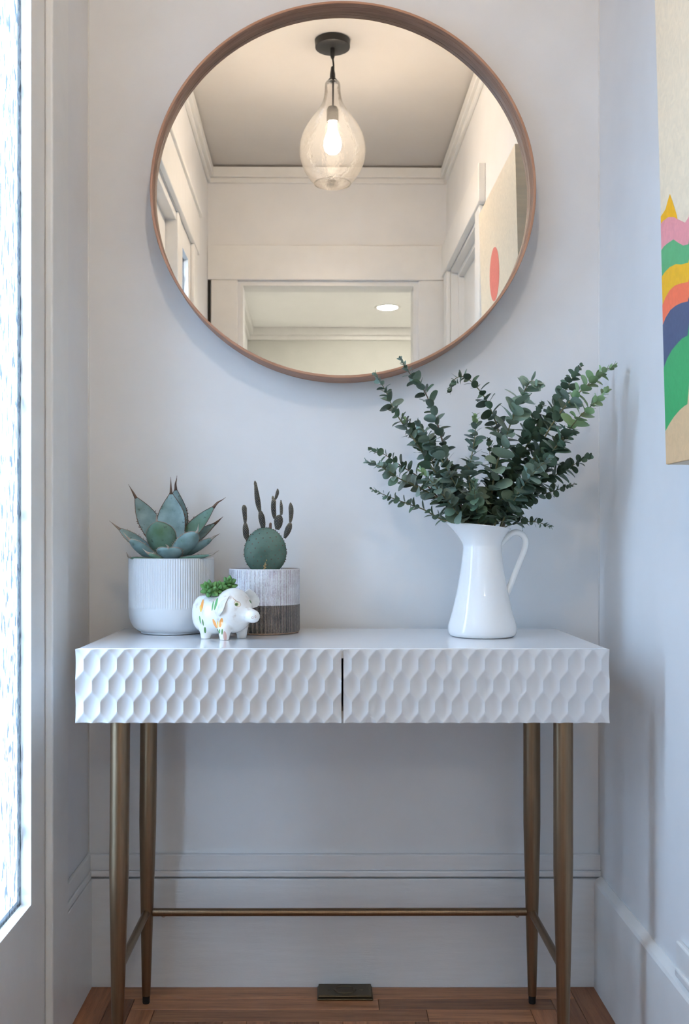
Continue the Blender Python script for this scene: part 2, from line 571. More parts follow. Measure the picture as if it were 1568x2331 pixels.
bb = struct('baseboard_right', ramp_board(-1.52, -0.0195), 'trim_paint', 'white baseboard with sloped top edge along the right wall', 'baseboard')
struct('cap_board', box(XR, XR - 0.010, -1.52, -0.50, 0.236, 0.292, 0.003), 'trim_paint', '', '', bb)
struct('cap_bead', box(XR, XR - 0.014, -1.52, -0.505, 0.236, 0.250, 0.003), 'trim_paint', '', '', bb)

# corner caulk beads
struct('trim_1', tube([(XR - 0.0003, -0.0003, 0.28), (XR - 0.0003, -0.0003, CEIL - 0.08)], 0.0024, 8), 'trim_paint', 'thin paint bead down the right back corner', 'trim', smooth=True)
struct('trim_2', tube([(XL + 0.0003, -0.0003, 0.28), (XL + 0.0003, -0.0003, CEIL - 0.08)], 0.0024, 8), 'trim_paint', 'thin paint bead down the left back corner', 'trim', smooth=True)

# crown mouldings with a shadow gap at the ceiling
CT = CEIL - 0.009
def crown(n, label, a, b):
    c = struct(n, a, 'trim_paint', label, 'trim')
    struct('lower_bead', b, 'trim_paint', '', '', c)
crown('trim_3', 'white crown moulding over the mirror wall', box(XL, XR, -0.028, 0, 2.605, CT, 0.003), box(XL, XR, -0.014, 0, 2.585, 2.605, 0.003))
crown('trim_4', 'white crown moulding over the doorway, seen in the mirror', box(XL, XR, -WF, -WF + 0.028, 2.605, CT, 0.003), box(XL, XR, -WF, -WF + 0.014, 2.582, 2.605, 0.003))
crown('trim_5', 'white crown moulding along the left wall, seen in the mirror', box(XL, XL + 0.028, -WF + 0.028, -0.028, 2.605, CT, 0.003), box(XL, XL + 0.014, -WF + 0.014, -0.014, 2.582, 2.605, 0.003))
crown('trim_6', 'white crown moulding along the right wall, seen in the mirror', box(XR, XR - 0.028, -WF + 0.028, -0.028, 2.605, CT, 0.003), box(XR, XR - 0.014, -WF + 0.014, -0.014, 2.582, 2.605, 0.003))

# entrance on the left wall: casings, posts, two sidelights and the glazed door
XF = XL + 0.015
struct('trim_7', box(XL - 0.0, XF, -0.331, -0.22, 0, HEAD, 0.004, 3), 'trim_paint', 'white vertical casing between sidelight and back corner', 'casing')
struct('trim_8', box(XL, XF, -2.00, -1.89, 0, HEAD, 0.004, 3), 'trim_paint', 'white vertical casing of the far sidelight, seen in the mirror', 'casing')
hd = struct('trim_9', box(XL, XF + 0.003, -2.05, -0.19, HEAD, HT, 0.003), 'trim_paint', 'white head casing over the entrance door, seen in the mirror', 'casing')
struct('cap_strip', box(XL, XF + 0.014, -2.06, -0.18, HT - 0.018, HT, 0.003), 'trim_paint', '', '', hd)
struct('trim_10', box(XL - 0.09, XL + 0.004, -0.72, -0.655, 0, HEAD, 0.004), 'trim_paint', 'white post between near sidelight and entrance door', 'door frame')
struct('trim_11', box(XL - 0.09, XL + 0.004, -1.565, -1.50, 0, HEAD, 0.004), 'trim_paint', 'white post between entrance door and far sidelight', 'door frame')
struct('trim_12', box(XL - 0.09, XL - 0.004, -1.50, -0.72, 2.085, HEAD, 0.002), 'trim_paint', 'white head jamb over the entrance door', 'door frame')

def sidelight(name, w0, w1, o0, o1, label):
    zb, zt = 0.318, 2.03
    r = thing(name, (XL - 0.02, -(w0 + w1) / 2, 0), label, 'window', kind='structure')
    x0, x1 = XL - 0.045, XL
    obj('stile', box(x0, x1, -o0, -w0, 0, HEAD), 'trim_paint', r)
    obj('stile', box(x0, x1, -w1, -o1, 0, HEAD), 'trim_paint', r)
    obj('bottom_panel', box(x0, x1, -o1, -o0, 0, zb), 'trim_paint', r)
    obj('top_rail', box(x0, x1, -o1, -o0, zt, HEAD), 'trim_paint', r)
    g = obj('glass_pane', box(XL - 0.020, XL - 0.017, -o1 + 0.0006, -o0 - 0.0006, zb + 0.0006, zt - 0.0006), 'hammered_glass', r)
    glaze(g)
    # outer stops
    for a in ((box(XL - 0.032, XL - 0.021, -o0 - 0.010, -o0, zb, zt)), (box(XL - 0.032, XL - 0.021, -o1, -o1 + 0.010, zb, zt)),
              (box(XL - 0.032, XL - 0.021, -o1 + 0.010, -o0 - 0.010, zb, zb + 0.010)), (box(XL - 0.032, XL - 0.021, -o1 + 0.010, -o0 - 0.010, zt - 0.010, zt))):
        obj('glazing_stop', a, 'trim_paint', r)
    portal(-o1, -o0, zb, zt, XL - 0.05)
sidelight('window_1', 0.331, 0.655, 0.413, 0.578, 'narrow sidelight of wavy translucent glass at left edge')
sidelight('window_2', 1.565, 1.89, 1.645, 1.81, 'narrow far sidelight with bright pane, seen at left in the mirror')

d = thing('door_1', (XL - 0.05, -1.11, 0), 'white entrance door with a small glass pane between the sidelights', 'door', kind='structure')
dx0, dx1 = XL - 0.082, XL - 0.042
gw0, gw1, gz0, gz1 = 0.86, 1.36, 1.36, 1.93
for nm, g in (('stile', box(dx0, dx1, -gw0, -0.723, 0.008, 2.083)), ('stile', box(dx0, dx1, -1.497, -gw1, 0.008, 2.083)),
              ('rail', box(dx0, dx1, -gw1, -gw0, gz1, 2.083)), ('rail', box(dx0, dx1, -gw1, -gw0, 0.008, gz0))):
    obj(nm, g, 'trim_paint', d)
obj('kick_moulding', box(dx1, dx1 + 0.006, -gw1 + 0.03, -gw0 - 0.03, 0.14, 1.20, 0.003), 'trim_paint', d)
g = obj('glass_pane', box(XL - 0.065, XL - 0.061, -gw1 + 0.0006, -gw0 - 0.0006, gz0 + 0.0006, gz1 - 0.0006), 'door_glass', d)
glaze(g)
kn = obj('knob', lathe((0, 0, 0), [(0.010, 0), (0.010, 0.02), (0.022, 0.03), (0.027, 0.045), (0.020, 0.058), (0.004, 0.062)], 24), 'old_brass', d, smooth=True, pivot=(0, 0, 0))
kn.rotation_euler = (0, math.radians(90), 0); kn.location = Vector((dx1, -1.43, 1.0)) - wpos(d)
portal(-gw1, -gw0, gz0, gz1, XL - 0.09)

# outdoors: porch paving with shade put into its dark colour, pale path beyond
struct('porch_ground', box(-8, XL - 0.1, -7, 1.3, -0.20, -0.12), 'porch_paving', 'porch paving outside the sidelight, its shade put into a dark colour', 'paving')
struct('path_ground', box(-8, 6, 1.3, 14, -0.22, -0.14), 'concrete', 'pale concrete path beyond the porch', 'paving')

# door on the right wall (mirror only)
cs = struct('trim_13', box(XR, XR - 0.018, -1.62, -1.52, 0, 2.15, 0.003), 'trim_paint', 'white casing of the right side door, seen in the mirror', 'casing')
struct('trim_14', box(XR, XR - 0.018, -2.50, -2.40, 0, 2.15, 0.003), 'trim_paint', 'white casing of the right side door next to the doorway wall', 'casing')
struct('trim_15', box(XR, XR - 0.026, -2.52, -1.49, 2.15, 2.29, 0.003), 'trim_paint', 'white head casing of the right side door, seen in the mirror', 'casing')
d = thing('door_2', (XR + 0.05, -2.01, 0), 'white recessed door on the right wall, seen in the mirror', 'door', kind='structure')
obj('door_panel', box(XR + 0.055, XR + 0.09, -2.385, -1.635, 0.006, 2.135), 'trim_paint', d)
obj('jamb', box(XR, XR + 0.09, -1.636, -1.6205, 0, 2.149), 'trim_paint', d)
obj('jamb', box(XR, XR + 0.09, -2.3995, -2.384, 0, 2.149), 'trim_paint', d)
obj('head_jamb', box(XR, XR + 0.09, -2.384, -1.636, 2.135, 2.149), 'trim_paint', d)
obj('door_stop', box(XR + 0.030, XR + 0.055, -2.384, -1.636, 2.115, 2.135), 'trim_paint', d)
obj('door_stop', box(XR + 0.030, XR + 0.055, -2.384, -2.364, 0, 2.115), 'trim_paint', d)

# doorway behind the camera (mirror only)
struct('trim_16', box(XL + 0.016, OX0 - 0.012, -WF, -WF + 0.020, 0, 2.137, 0.003), 'trim_paint', 'white left casing of the doorway, seen in the mirror', 'casing')
struct('trim_17', box(OX1 + 0.012, XR - 0.001, -WF, -WF + 0.020, 0, 2.137, 0.003), 'trim_paint', 'white right casing of the doorway, seen in the mirror', 'casing')
struct('trim_18', box(XL, XR, -WF, -WF + 0.024, 2.137, 2.295, 0.003), 'trim_paint', 'white head casing above the doorway, seen in the mirror', 'casing')
struct('trim_19', box(XL + 0.001, XL + 0.010, -WF, -WF + 0.012, 0.3, 2.137), 'dark_gap', 'dark strip painted in as shade beside the left doorway casing, seen in the mirror', 'gap')  # solid dark strip imitating the shade inside a narrow gap
struct('trim_20', join(box(OX0 - 0.002, OX0 + 0.012, -WF - 0.12, -WF - 0.0005, 0, OZ), box(OX1 - 0.012, OX1 + 0.002, -WF - 0.12, -WF - 0.0005, 0, OZ), box(OX0 + 0.012, OX1 - 0.012, -WF - 0.12, -WF - 0.0005, OZ - 0.014, OZ)),
       'trim_paint', 'white jamb lining the doorway, seen in the mirror', 'door frame')

# room beyond the doorway
B0, B1, BL, BR = WF + 0.12, 6.05, -0.56, 2.3
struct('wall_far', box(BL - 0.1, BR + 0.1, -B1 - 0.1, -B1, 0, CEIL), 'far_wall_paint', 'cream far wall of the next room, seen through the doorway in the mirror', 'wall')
struct('wall_far_left', box(BL - 0.1, BL, -B1, -B0, 0, CEIL), 'wall_paint', 'white left wall of the next room, seen in the mirror', 'wall')
struct('wall_far_right', box(BR, BR + 0.1, -B1, -B0, 0, CEIL), 'wall_paint', 'white right wall of the next room beyond the doorway', 'wall')
struct('wall_far_near', box(XR + 0.1, BR + 0.1, -B0, -B0 + 0.1, 0, CEIL), 'wall_paint', 'white near wall of the next room', 'wall')
struct('ceiling_far', box(BL - 0.1, BR + 0.1, -B1 - 0.1, -B0, CEIL, CEIL + 0.08), 'far_ceiling_paint', 'bright white ceiling of the next room with a round downlight', 'ceiling')
struct('floor_far', box(BL - 0.1, BR + 0.1, -B1 - 0.1, -B0 + 0.0, -0.04, 0), 'bounce_floor', 'unseen floor of the next room, made pale to bounce light up', 'floor')
crown('trim_21', 'white crown moulding on the far wall of the next room', box(BL, BR, -B1, -B1 + 0.05, 2.60, CEIL, 0.004), box(BL, BR, -B1, -B1 + 0.02, 2.565, 2.60, 0.003))
crown('trim_22', 'white crown moulding on the left wall of the next room', box(BL, BL + 0.05, -B1 + 0.05, -B0, 2.60, CEIL, 0.004), box(BL, BL + 0.02, -B1 + 0.02, -B0, 2.565, 2.60, 0.003))
struct('trim_23', join(box(BL, BL + 0.02, -4.9, -4.78, 0, 2.12), box(BL, BL + 0.02, -3.9, -3.78, 0, 2.12), box(BL, BL + 0.024, -4.92, -3.76, 2.12, 2.28)), 'trim_paint', 'white door casing on the left wall of the next room', 'casing')

def can_light(x, w, label):
    c = (x, -w, CEIL)
    r = thing('recessed_light', (x, -w, CEIL - 0.004), label, 'ceiling light', 'recessed downlights in the next room')
    obj('trim_ring', lathe((x, -w, CEIL - 0.006), [(0.076, 0.0), (0.092, 0.001), (0.096, 0.0055), (0.070, 0.0055)], 48, closed=True), 'trim_paint', r, smooth=True)
    obj('lens', lathe((x, -w, CEIL - 0.0045), [(0.073, 0), (0.073, 0.004)], 48), 'can_glow', r)
can_light(0.515, 5.30, 'round lit downlight visible through the doorway in the mirror')
can_light(1.55, 5.30, 'added unseen downlight farthest to the right, brightening the next room')  # added out of view to light the next room
can_light(1.55, 3.70, 'added unseen downlight nearest the doorway, brightening the next room')  # also added out of view, set aside so its beam misses the doorway

# ------------------------------------------------------------------ mirror
MX, MR, SZ = 0.0325, 0.400, 0.976
MZ = (2.065 + 1.2842) / 2
mr = thing('round_mirror', (MX, 0, MZ - MR * SZ), 'large round wall mirror in a thin walnut frame', 'mirror')
def ring(prof, seg=160):
    """prof = [(radius, w)] closed, around the y axis"""
    V, Fc = [], []
    n = len(prof)
    for r, w in prof:
        for i in range(seg):
            a = 2 * math.pi * i / seg
            V.append(Vector((MX + r * math.cos(a), -w, MZ + SZ * r * math.sin(a))))
    for j in range(n):
        for i in range(seg):
            k = (i + 1) % seg; j2 = (j + 1) % n
            Fc.append([j * seg + i, j2 * seg + i, j2 * seg + k, j * seg + k])
    return V, Fc
ri = MR - 0.0056
fr = obj('frame', ring([(MR, 0.001), (MR, 0.0695), (MR - 0.001, 0.0708), (ri + 0.0008, 0.0708), (ri, 0.070), (ri, 0.0568), (ri + 0.0012, 0.0568), (ri + 0.0012, 0.0558), (ri, 0.0558), (ri, 0.001)]),
         'walnut', mr, smooth=True, pivot=(MX, 0, MZ), auto=30)
obj('back_ledge', ring([(ri + 0.0002, 0.001), (ri + 0.0002, 0.036), (ri - 0.02, 0.036), (ri - 0.02, 0.001)]), 'walnut', mr, smooth=True, pivot=(MX, 0, MZ), auto=30)
# silvered glass, hung a hair out of parallel to the wall
seg = 160
yaw = math.radians(0.40)
V = []
for w in (0.0405, 0.0365):
    for i in range(seg):
        a = 2 * math.pi * i / seg
        x = (ri - 0.0003) * math.cos(a)
        V.append(Vector((MX + x, -w + x * math.tan(yaw), MZ + SZ * (ri - 0.0003) * math.sin(a))))
Fc = [list(range(seg))[::-1], list(range(seg, 2 * seg))] + [[i, (i + 1) % seg, seg + (i + 1) % seg, seg + i] for i in range(seg)]
obj('mirror_glass', (V, Fc), 'mirror_silver', mr)

# ------------------------------------------------------------------ console table
TX, TZ = 0.0258, 0.762
tb = thing('console_table', (TX, -0.225, 0), 'white console table with honeycomb drawer fronts and bronze metal legs', 'table')
WFRT = 0.4266
TX0, TX1 = P(171, 0, WFRT).x, P(1387.5, 0, WFRT).x
ZB, ZT = 0.6345, 0.7608
obj('top', box(TX0 + 0.003, TX1 - 0.003, -0.418, -0.028, 0.744, TZ, 0.0016), 'table_lacquer', tb)
obj('body', join(box(TX0 + 0.004, TX1 - 0.004, -0.408, -0.030, ZB + 0.004, ZB + 0.018), box(TX0 + 0.004, TX0 + 0.020, -0.408, -0.030, ZB + 0.018, 0.744),
                 box(TX1 - 0.020, TX1 - 0.004, -0.408, -0.030, ZB + 0.018, 0.744), box(TX0 + 0.020, TX1 - 0.020, -0.046, -0.030, ZB + 0.018, 0.744)), 'drawer_lacquer', tb)
# honeycomb scooped drawer front (16 cells wide)
DW = (TX1 - TX0 - 0.0035) / 2
W_, R_, K2 = DW / 16, 0.0366, 0.317
def drawer_front(x0):
    nx, nz = 256, 76
    V, Fc = [], []
    zc = 0.5 * (ZB + ZT) + 0.0005
    amp = 0.0046 / (W_ * W_ / 4 + K2 * 0.0098 ** 2)
    for j in range(nz + 1):
        z = ZB + (ZT - ZB) * j / nz
        for i in range(nx + 1):
            x = DW * i / nx
            best = 9
            r0 = round((z - zc) / R_)
            for r in (r0 - 1, r0, r0 + 1):
                off = 0.5 * W_ if r % 2 == 0 else 0.0
                c = round((x - off) / W_)
                for cc in (c - 1, c, c + 1):
                    dx = x - off - cc * W_; dz = z - zc - r * R_
                    best = min(best, dx * dx + K2 * dz * dz)
            h = min(best * amp, 0.0046)
            V.append(Vector((x0 + x, -(WFRT - 0.0046 + h), z)))
    s = nx + 1
    for j in range(nz):
        for i in range(nx):
            Fc.append([j * s + i, j * s + i + 1, (j + 1) * s + i + 1, (j + 1) * s + i])
    # back rim
    yb = -(WFRT - 0.018)
    o = len(V)
    loop = [i for i in range(s)] + [j * s + nx for j in range(1, nz + 1)] + [nz * s + i for i in range(nx - 1, -1, -1)] + [j * s for j in range(nz - 1, 0, -1)]
    for i in loop:
        V.append(Vector((V[i].x, yb, V[i].z)))
    n = len(loop)
    for k in range(n):
        k2 = (k + 1) % n
        Fc.append([loop[k2], loop[k], o + k, o + k2])
    Fc.append([o + k for k in range(n)])
    return V, Fc
g1 = drawer_front(TX0)
dr = obj('drawer', g1, 'drawer_lacquer', tb, smooth=True, pivot=(TX0 + DW / 2, -WFRT + 0.018, ZB), auto=50)
d2 = inst('drawer', dr.data, Matrix.Translation((TX1 - DW / 2, -WFRT + 0.018, ZB)), tb)
# legs
def leg(xt, xb, w):
    def prof(z):
        return 0.0172 if z > 0.37 else 0.0080 + (0.0172 - 0.0080) * (z / 0.37) ** 0.92
    zs = [0.016] + [0.03 + k * 0.034 for k in range(11)] + [0.44, 0.52, 0.60, ZB + 0.006]
    pts = [Vector((xb + (xt - xb) * z / ZB, -w, z)) for z in zs]
    l = obj('leg', tube(pts, [prof(z) for z in zs], 28, ref=(1, 0, 0)), 'bronze', tb, smooth=True, auto=40)
    obj('foot_cap', lathe((xb, -w, 0), [(0.0066, 0.0), (0.0074, 0.002), (0.0074, 0.0165)], 24), 'black_rubber', l, smooth=True, auto=40)
WB, WFt = 0.0915, 0.373
leg(-0.3655, -0.3712, WB); leg(0.4185, 0.4195, WB); leg(-0.3660, -0.3715, WFt); leg(0.4170, 0.4172, WFt)
zs_ = 0.1865
st = obj('stretcher', tube([(-0.369 + 0.012, -WB, zs_ - 0.0005), (0.4192 - 0.012, -WB, zs_ + 0.0005)], 0.0080, 20), 'bronze', tb, smooth=True, auto=40)
for x in (-0.3355, 0.389):
    obj('screw', ball((x, -WB, zs_ - 0.0078), (0.0045, 0.0045, 0.003)), 'steel', st, smooth=True)
for x in (-0.3700, 0.4185):
    obj('stretcher', tube([(x, -WB - 0.011, zs_), (x, -WFt + 0.011, zs_)], 0.0078, 20), 'bronze', tb, smooth=True, auto=40)

# ------------------------------------------------------------------ pendant lamp (seen in the mirror)
PX, PW = 0.0365, 1.375
pl = thing('pendant_lamp', (PX, -PW, 2.15), 'teardrop clear glass pendant lamp hanging from a black canopy', 'pendant lamp')
obj('canopy', lathe((PX, -PW, CEIL - 0.026), [(0.054, 0.0), (0.0595, 0.003), (0.0605, 0.0255)], 64), 'black_metal', pl, smooth=True, auto=40)
obj('cord_grip', lathe((PX, -PW, CEIL - 0.062), [(0.0045, 0), (0.008, 0.012), (0.008, 0.037)], 20), 'black_metal', pl, smooth=True, auto=40)
obj('cord', tube(smooth_path([(PX, -PW, CEIL - 0.055), (PX + 0.0035, -PW, CEIL - 0.09), (PX + 0.002, -PW, CEIL - 0.13), (PX + 0.001, -PW, 2.40)], 16), 0.0032, 10), 'black_metal', pl, smooth=True)
ZG = 2.170   # bottom of glass
obj('cap', lathe((PX, -PW, ZG + 0.352), [(0.017, 0), (0.0155, 0.004), (0.0095, 0.010), (0.0090, 0.026), (0.0078, 0.030), (0.0055, 0.048), (0.0035, 0.050)], 24), 'black_metal', pl, smooth=True, auto=40)
gp = [(0.062, 0.0), (0.078, 0.018), (0.098, 0.050), (0.110, 0.085), (0.1135, 0.118), (0.109, 0.150), (0.096, 0.184), (0.076, 0.216), (0.056, 0.243),
      (0.040, 0.268), (0.031, 0.292), (0.0272, 0.318), (0.0262, 0.340), (0.021, 0.350), (0.010, 0.352)]
gs = smooth_path([(r, 0, z) for r, z in gp], 56)
obj('glass_shade', lathe((PX, -PW, ZG), [(p.x, p.z) for p in gs], 72, capb=False, capt=False), 'seeded_glass', pl, smooth=True)
obj('shade_rim', lathe((PX, -PW, ZG), [(0.0605, -0.0012), (0.063, -0.0012), (0.0635, 0.0012), (0.0605, 0.0012)], 64, closed=True), 'seeded_glass', pl, smooth=True)
obj('socket', lathe((PX, -PW, 2.382), [(0.0195, 0), (0.0205, 0.004), (0.0205, 0.040), (0.016, 0.050), (0.006, 0.053)], 32), 'black_metal', pl, smooth=True, auto=40)
bz = 2.272
obj('bulb', lathe((PX, -PW, bz), [(0.004, 0), (0.016, 0.004), (0.026, 0.014), (0.030, 0.030), (0.028, 0.048), (0.020, 0.070), (0.0145, 0.088), (0.0135, 0.108)], 32), 'bulb_glow', pl, smooth=True)

# ------------------------------------------------------------------ painting on the right wall
PZ0, PZ1, PW0, PW1 = 1.0657, 1.998, 0.585, 1.165
def face_x(z):
    return 0.5300 - 0.0276 * (z - PZ0)
pt = thing('painting', (0.56, -(PW0 + PW1) / 2, PZ0), 'unframed canvas of rainbow mountain bands under a coral sun', 'painting')
def flatmat(name, col, rough=0.55):
    t = NT(name)
    v = t.coord('Object', (1, 26, 26))
    w = t.n('ShaderNodeTexNoise'); w.inputs['Scale'].default_value = 2.2; w.inputs['Detail'].default_value = 5; w.inputs['Distortion'].default_value = 1.4
    t.l(v, w.inputs['Vector'])
    t.base(t.ramp(w.outputs['Fac'], [(0.3, tuple(c * 0.93 for c in col[:3])), (0.7, tuple(min(1, c * 1.04) for c in col[:3]))])).set(rough=rough, spec=0.25)
    t.bump(w.outputs['Fac'], 0.5, 0.0012)
    MAT[name] = t.m
flatmat('canvas_beige', (0.87, 0.72, 0.52, 1))
for nm, c in (('yellow', srgb(250, 184, 30)), ('pink', srgb(238, 156, 158)), ('leaf', srgb(98, 176, 118)), ('gold', srgb(245, 186, 42)), ('coral', srgb(252, 122, 86)),
              ('navy', srgb(82, 92, 122)), ('green', srgb(70, 170, 104)), ('sand', srgb(226, 190, 146)), ('sun', srgb(240, 130, 112))):
    flatmat('paint_' + nm, c)
def canvas():
    T = 0.036
    V = []
    for z in (PZ0, PZ1):
        for y in (-PW0, -PW1):
            V += [Vector((face_x(z), y, z)), Vector((face_x(z) + T, y, z))]
    return V, [[0, 2, 6, 4], [1, 5, 7, 3], [0, 4, 5, 1], [2, 3, 7, 6], [0, 1, 3, 2], [4, 6, 7, 5]]
obj('canvas', canvas(), 'canvas_beige', pt)
def on_face(px, py):
    z = 1.4
    for _ in range(6):
        dpt = F * face_x(z) / (px - CX)
        z = CAMZ + (CY - py) * dpt / F
    return CAMW - dpt, z
bands = [
    ('yellow', [(1500, 497), (1508, 487), (1515, 476), (1520, 457), (1525, 441), (1532, 462), (1540, 488), (1543, 502), (1555, 540), (1568, 560)], 0.03),
    ('pink', [(1500, 514), (1510, 503), (1522, 494), (1534, 494), (1541, 498), (1552, 503), (1560, 507), (1568, 494)], 0.05),
    ('leaf', [(1503, 573), (1512, 561), (1522, 553), (1534, 545), (1544, 552), (1556, 559), (1568, 556)], 0.045),
    ('gold', [(1505, 632), (1515, 619), (1526, 608), (1540, 601), (1552, 602), (1568, 598)], 0.04),
    ('coral', [(1508, 696), (1516, 678), (1526, 661), (1538, 650), (1552, 645), (1568, 642)], 0.04),
    ('navy', [(1509, 741), (1518, 722), (1528, 706), (1540, 696), (1552, 690), (1568, 686)], 0.04),
    ('green', [(1513, 838), (1522, 815), (1532, 797), (1546, 780), (1556, 770), (1568, 764)], 0.045),
    ('sand', [(1518, 982), (1528, 963), (1538, 948), (1550, 934), (1560, 925), (1568, 920)], 0.05)]
for k, (nm, pts, amp) in enumerate(bands):
    top = [on_face(*p) for p in pts]
    top[0] = (PW0, top[0][1])
    wl, zl = top[-1]
    sl = (top[-1][1] - top[-2][1]) / max(0.004, top[-1][0] - top[-2][0])
    for i in range(1, 26):
        w = wl + (PW1 - wl) * i / 25
        u = w - wl
        z = zl + amp * (math.sin(u * 9 + k * 0.2) * 0.9 + 0.35 * math.sin(u * 23 + k)) - (0.25 if nm == 'yellow' else 0.12) * u
        top.append((w, min(z, 1.62)))
    off = 0.0003 * (k + 1)
    V, Fc = [], []
    for w, z in top:
        z = max(z, PZ0 + 0.004)
        V += [Vector((face_x(z) - off, -w, z)), Vector((face_x(PZ0) - off, -w, PZ0 + 0.0005))]
    for i in range(len(top) - 1):
        Fc.append([2 * i, 2 * i + 1, 2 * i + 3, 2 * i + 2])
    obj('painted_band', (V, Fc), 'paint_' + nm, pt)
# the coral sun
sw, sz, sr = 0.925, 1.7425, 0.0785
V = [Vector((face_x(sz + sr * math.sin(a)) - 0.0004, -(sw + sr * math.cos(a)), sz + sr * math.sin(a))) for a in [2 * math.pi * i / 64 for i in range(64)]]
obj('painted_sun', (V, [list(range(64))]), 'paint_sun', pt)

# ------------------------------------------------------------------ brass floor plate
fx0, fx1 = -0.0210, 0.0945
op = thing('floor_outlet_plate', ((fx0 + fx1) / 2, -0.052, 0), 'dark brass floor outlet plate set against the baseboard', 'outlet cover')
obj('flange', box(fx0, fx1, -0.082, -0.0215, 0.0003, 0.004, 0.0015), 'old_brass', op)
obj('plate', box(fx0 + 0.002, fx1 - 0.002, -0.0795, -0.0225, 0.004, 0.0095, 0.002), 'old_brass', op)
g = lathe(((fx0 + fx1) / 2, -0.051, 0.0095), [(0.024, 0), (0.023, 0.0018), (0.019, 0.0018), (0.018, 0.0004), (0.002, 0.0012)], 40)
g = ([Vector((v.x, -0.051 + (v.y + 0.051) * 0.78, v.z)) for v in g[0]], g[1])
obj('oval_cap', g, 'old_brass', op, smooth=True, auto=35)
for x in (fx0 + 0.024, fx1 - 0.024):
    obj('screw', lathe((x, -0.051, 0.0095), [(0.0035, 0), (0.003, 0.0008)], 16), 'old_brass', op)

# ------------------------------------------------------------------ white enamel pitcher
VX, VW = 0.3005, 0.200
ppm = F / (CAMW - VW)
pc = thing('pitcher', (VX, -VW, TZ), 'white enamel pitcher vase with spout and loop handle', 'pitcher')
def zpx(y): return CAMZ - (y - CY) / ppm - TZ
prof = [(0.0595, 0.0008), (0.0628, 0.003), (0.0655, 0.008), (0.0662, 0.015), (0.0650, 0.024), (0.0600, zpx(1400)), (0.0545, zpx(1375)), (0.0490, zpx(1345)), (0.0430, zpx(1305)), (0.0388, zpx(1270)),
        (0.0368, zpx(1248)), (0.0376, zpx(1238)), (0.0425, zpx(1225)), (0.0500, zpx(1212)), (0.0572, zpx(1202)), (0.0585, zpx(1200.5))]
pp = [(p.x, p.z) for p in smooth_path([(r, 0, z) for r, z in prof], 60)]
pp = [(max(r, 0.02), max(z, 0.0004)) for r, z in pp]
inner = [(r - 0.0016, z + 0.0006) for r, z in reversed(pp) if z > 0.02]
rimz = pp[-1][1]
znk = zpx(1246)
def pitcher_shape():
    seg = 96
    V, Fc = [], []
    allp = pp + [(pp[-1][0] + 0.0014, rimz + 0.0014), (pp[-1][0], rimz + 0.0026)] + inner
    n = len(allp)
    for r, z in allp:
        fl = max(0.0, (z - znk) / (rimz - znk)); fl = min(fl, 1.06)
        for i in range(seg):
            a = 2 * math.pi * i / seg
            left = max(0.0, math.cos(a - math.pi))          # spout towards -x
            rr = r + fl ** 1.2 * (0.0105 * left ** 5 - 0.0045 * (1 - left) * (0.5 + 0.5 * math.cos(a)))
            zz = z + fl * (0.0055 * math.cos(a - math.pi) + 0.001)
            V.append(Vector((VX + rr * math.cos(a), -VW + rr * math.sin(a), TZ + zz)))
    for j in range(n - 1):
        for i in range(seg):
            k = (i + 1) % seg
            Fc.append([j * seg + i, j * seg + k, (j + 1) * seg + k, (j + 1) * seg + i])
    Fc.append(list(range(seg))[::-1])
    Fc.append([(n - 1) * seg + i for i in range(seg)])
    return V, Fc
obj('body', pitcher_shape(), 'enamel', pc, smooth=True, auto=50)
hp = [(1129, 1252), (1141, 1239), (1152, 1226), (1164, 1215), (1176, 1212), (1188, 1217), (1195, 1228), (1195.5, 1243), (1189, 1263), (1180, 1286), (1170, 1311), (1160, 1336), (1151, 1357), (1146, 1371)]
hpath = smooth_path([P(x, y, VW) for x, y in hp], 60)
hr = [0.0028 + 0.0042 * min(1, k / 10) - 0.002 * max(0, (k - 54) / 6) for k in range(61)]
obj('handle', tube(hpath, hr, 20, flat=0.85), 'enamel', pc, smooth=True)

# ------------------------------------------------------------------ eucalyptus sprigs
def leaf_mesh(name, mat, asp, fold, notch):
    V, Fc = [], []
    n = 7
    for i in range(n + 1):
        t = 0.5 - 0.5 * math.cos(math.pi * i / n)
        wd = asp * 0.5 * math.sqrt(max(0.0012, 1 - (2 * t - 1) ** 2)) * (0.90 + 0.2 * (1 - t))
        for s in (-1, -0.5, 0, 0.5, 1):
            V.append((t, s * wd, fold * abs(s) * wd - 0.16 * (t - 0.5) ** 2 + 0.04 + notch * s * t * 0.1))
    for i in range(n):
        for j in range(4):
            Fc.append((i * 5 + j, i * 5 + j + 1, (i + 1) * 5 + j + 1, (i + 1) * 5 + j))
    me = bpy.data.meshes.new(name)
    me.from_pydata(V, [], Fc)
    me.polygons.foreach_set('use_smooth', [True] * len(me.polygons))
    me.materials.append(MAT[mat])
    return me
LM = {k: [leaf_mesh('eucalyptus_leaf', 'eucalyptus_' + k, a, f, q) for a, f, q in ((0.92, 0.22, 0.4), (0.80, 0.12, -0.3), (0.66, 0.35, 0.2), (1.0, 0.05, 0.1))] for k in ('blue', 'dark', 'bright', 'pale')}
def C3(x, y): return (800 + x / 2.45, 780 + y / 2.45)
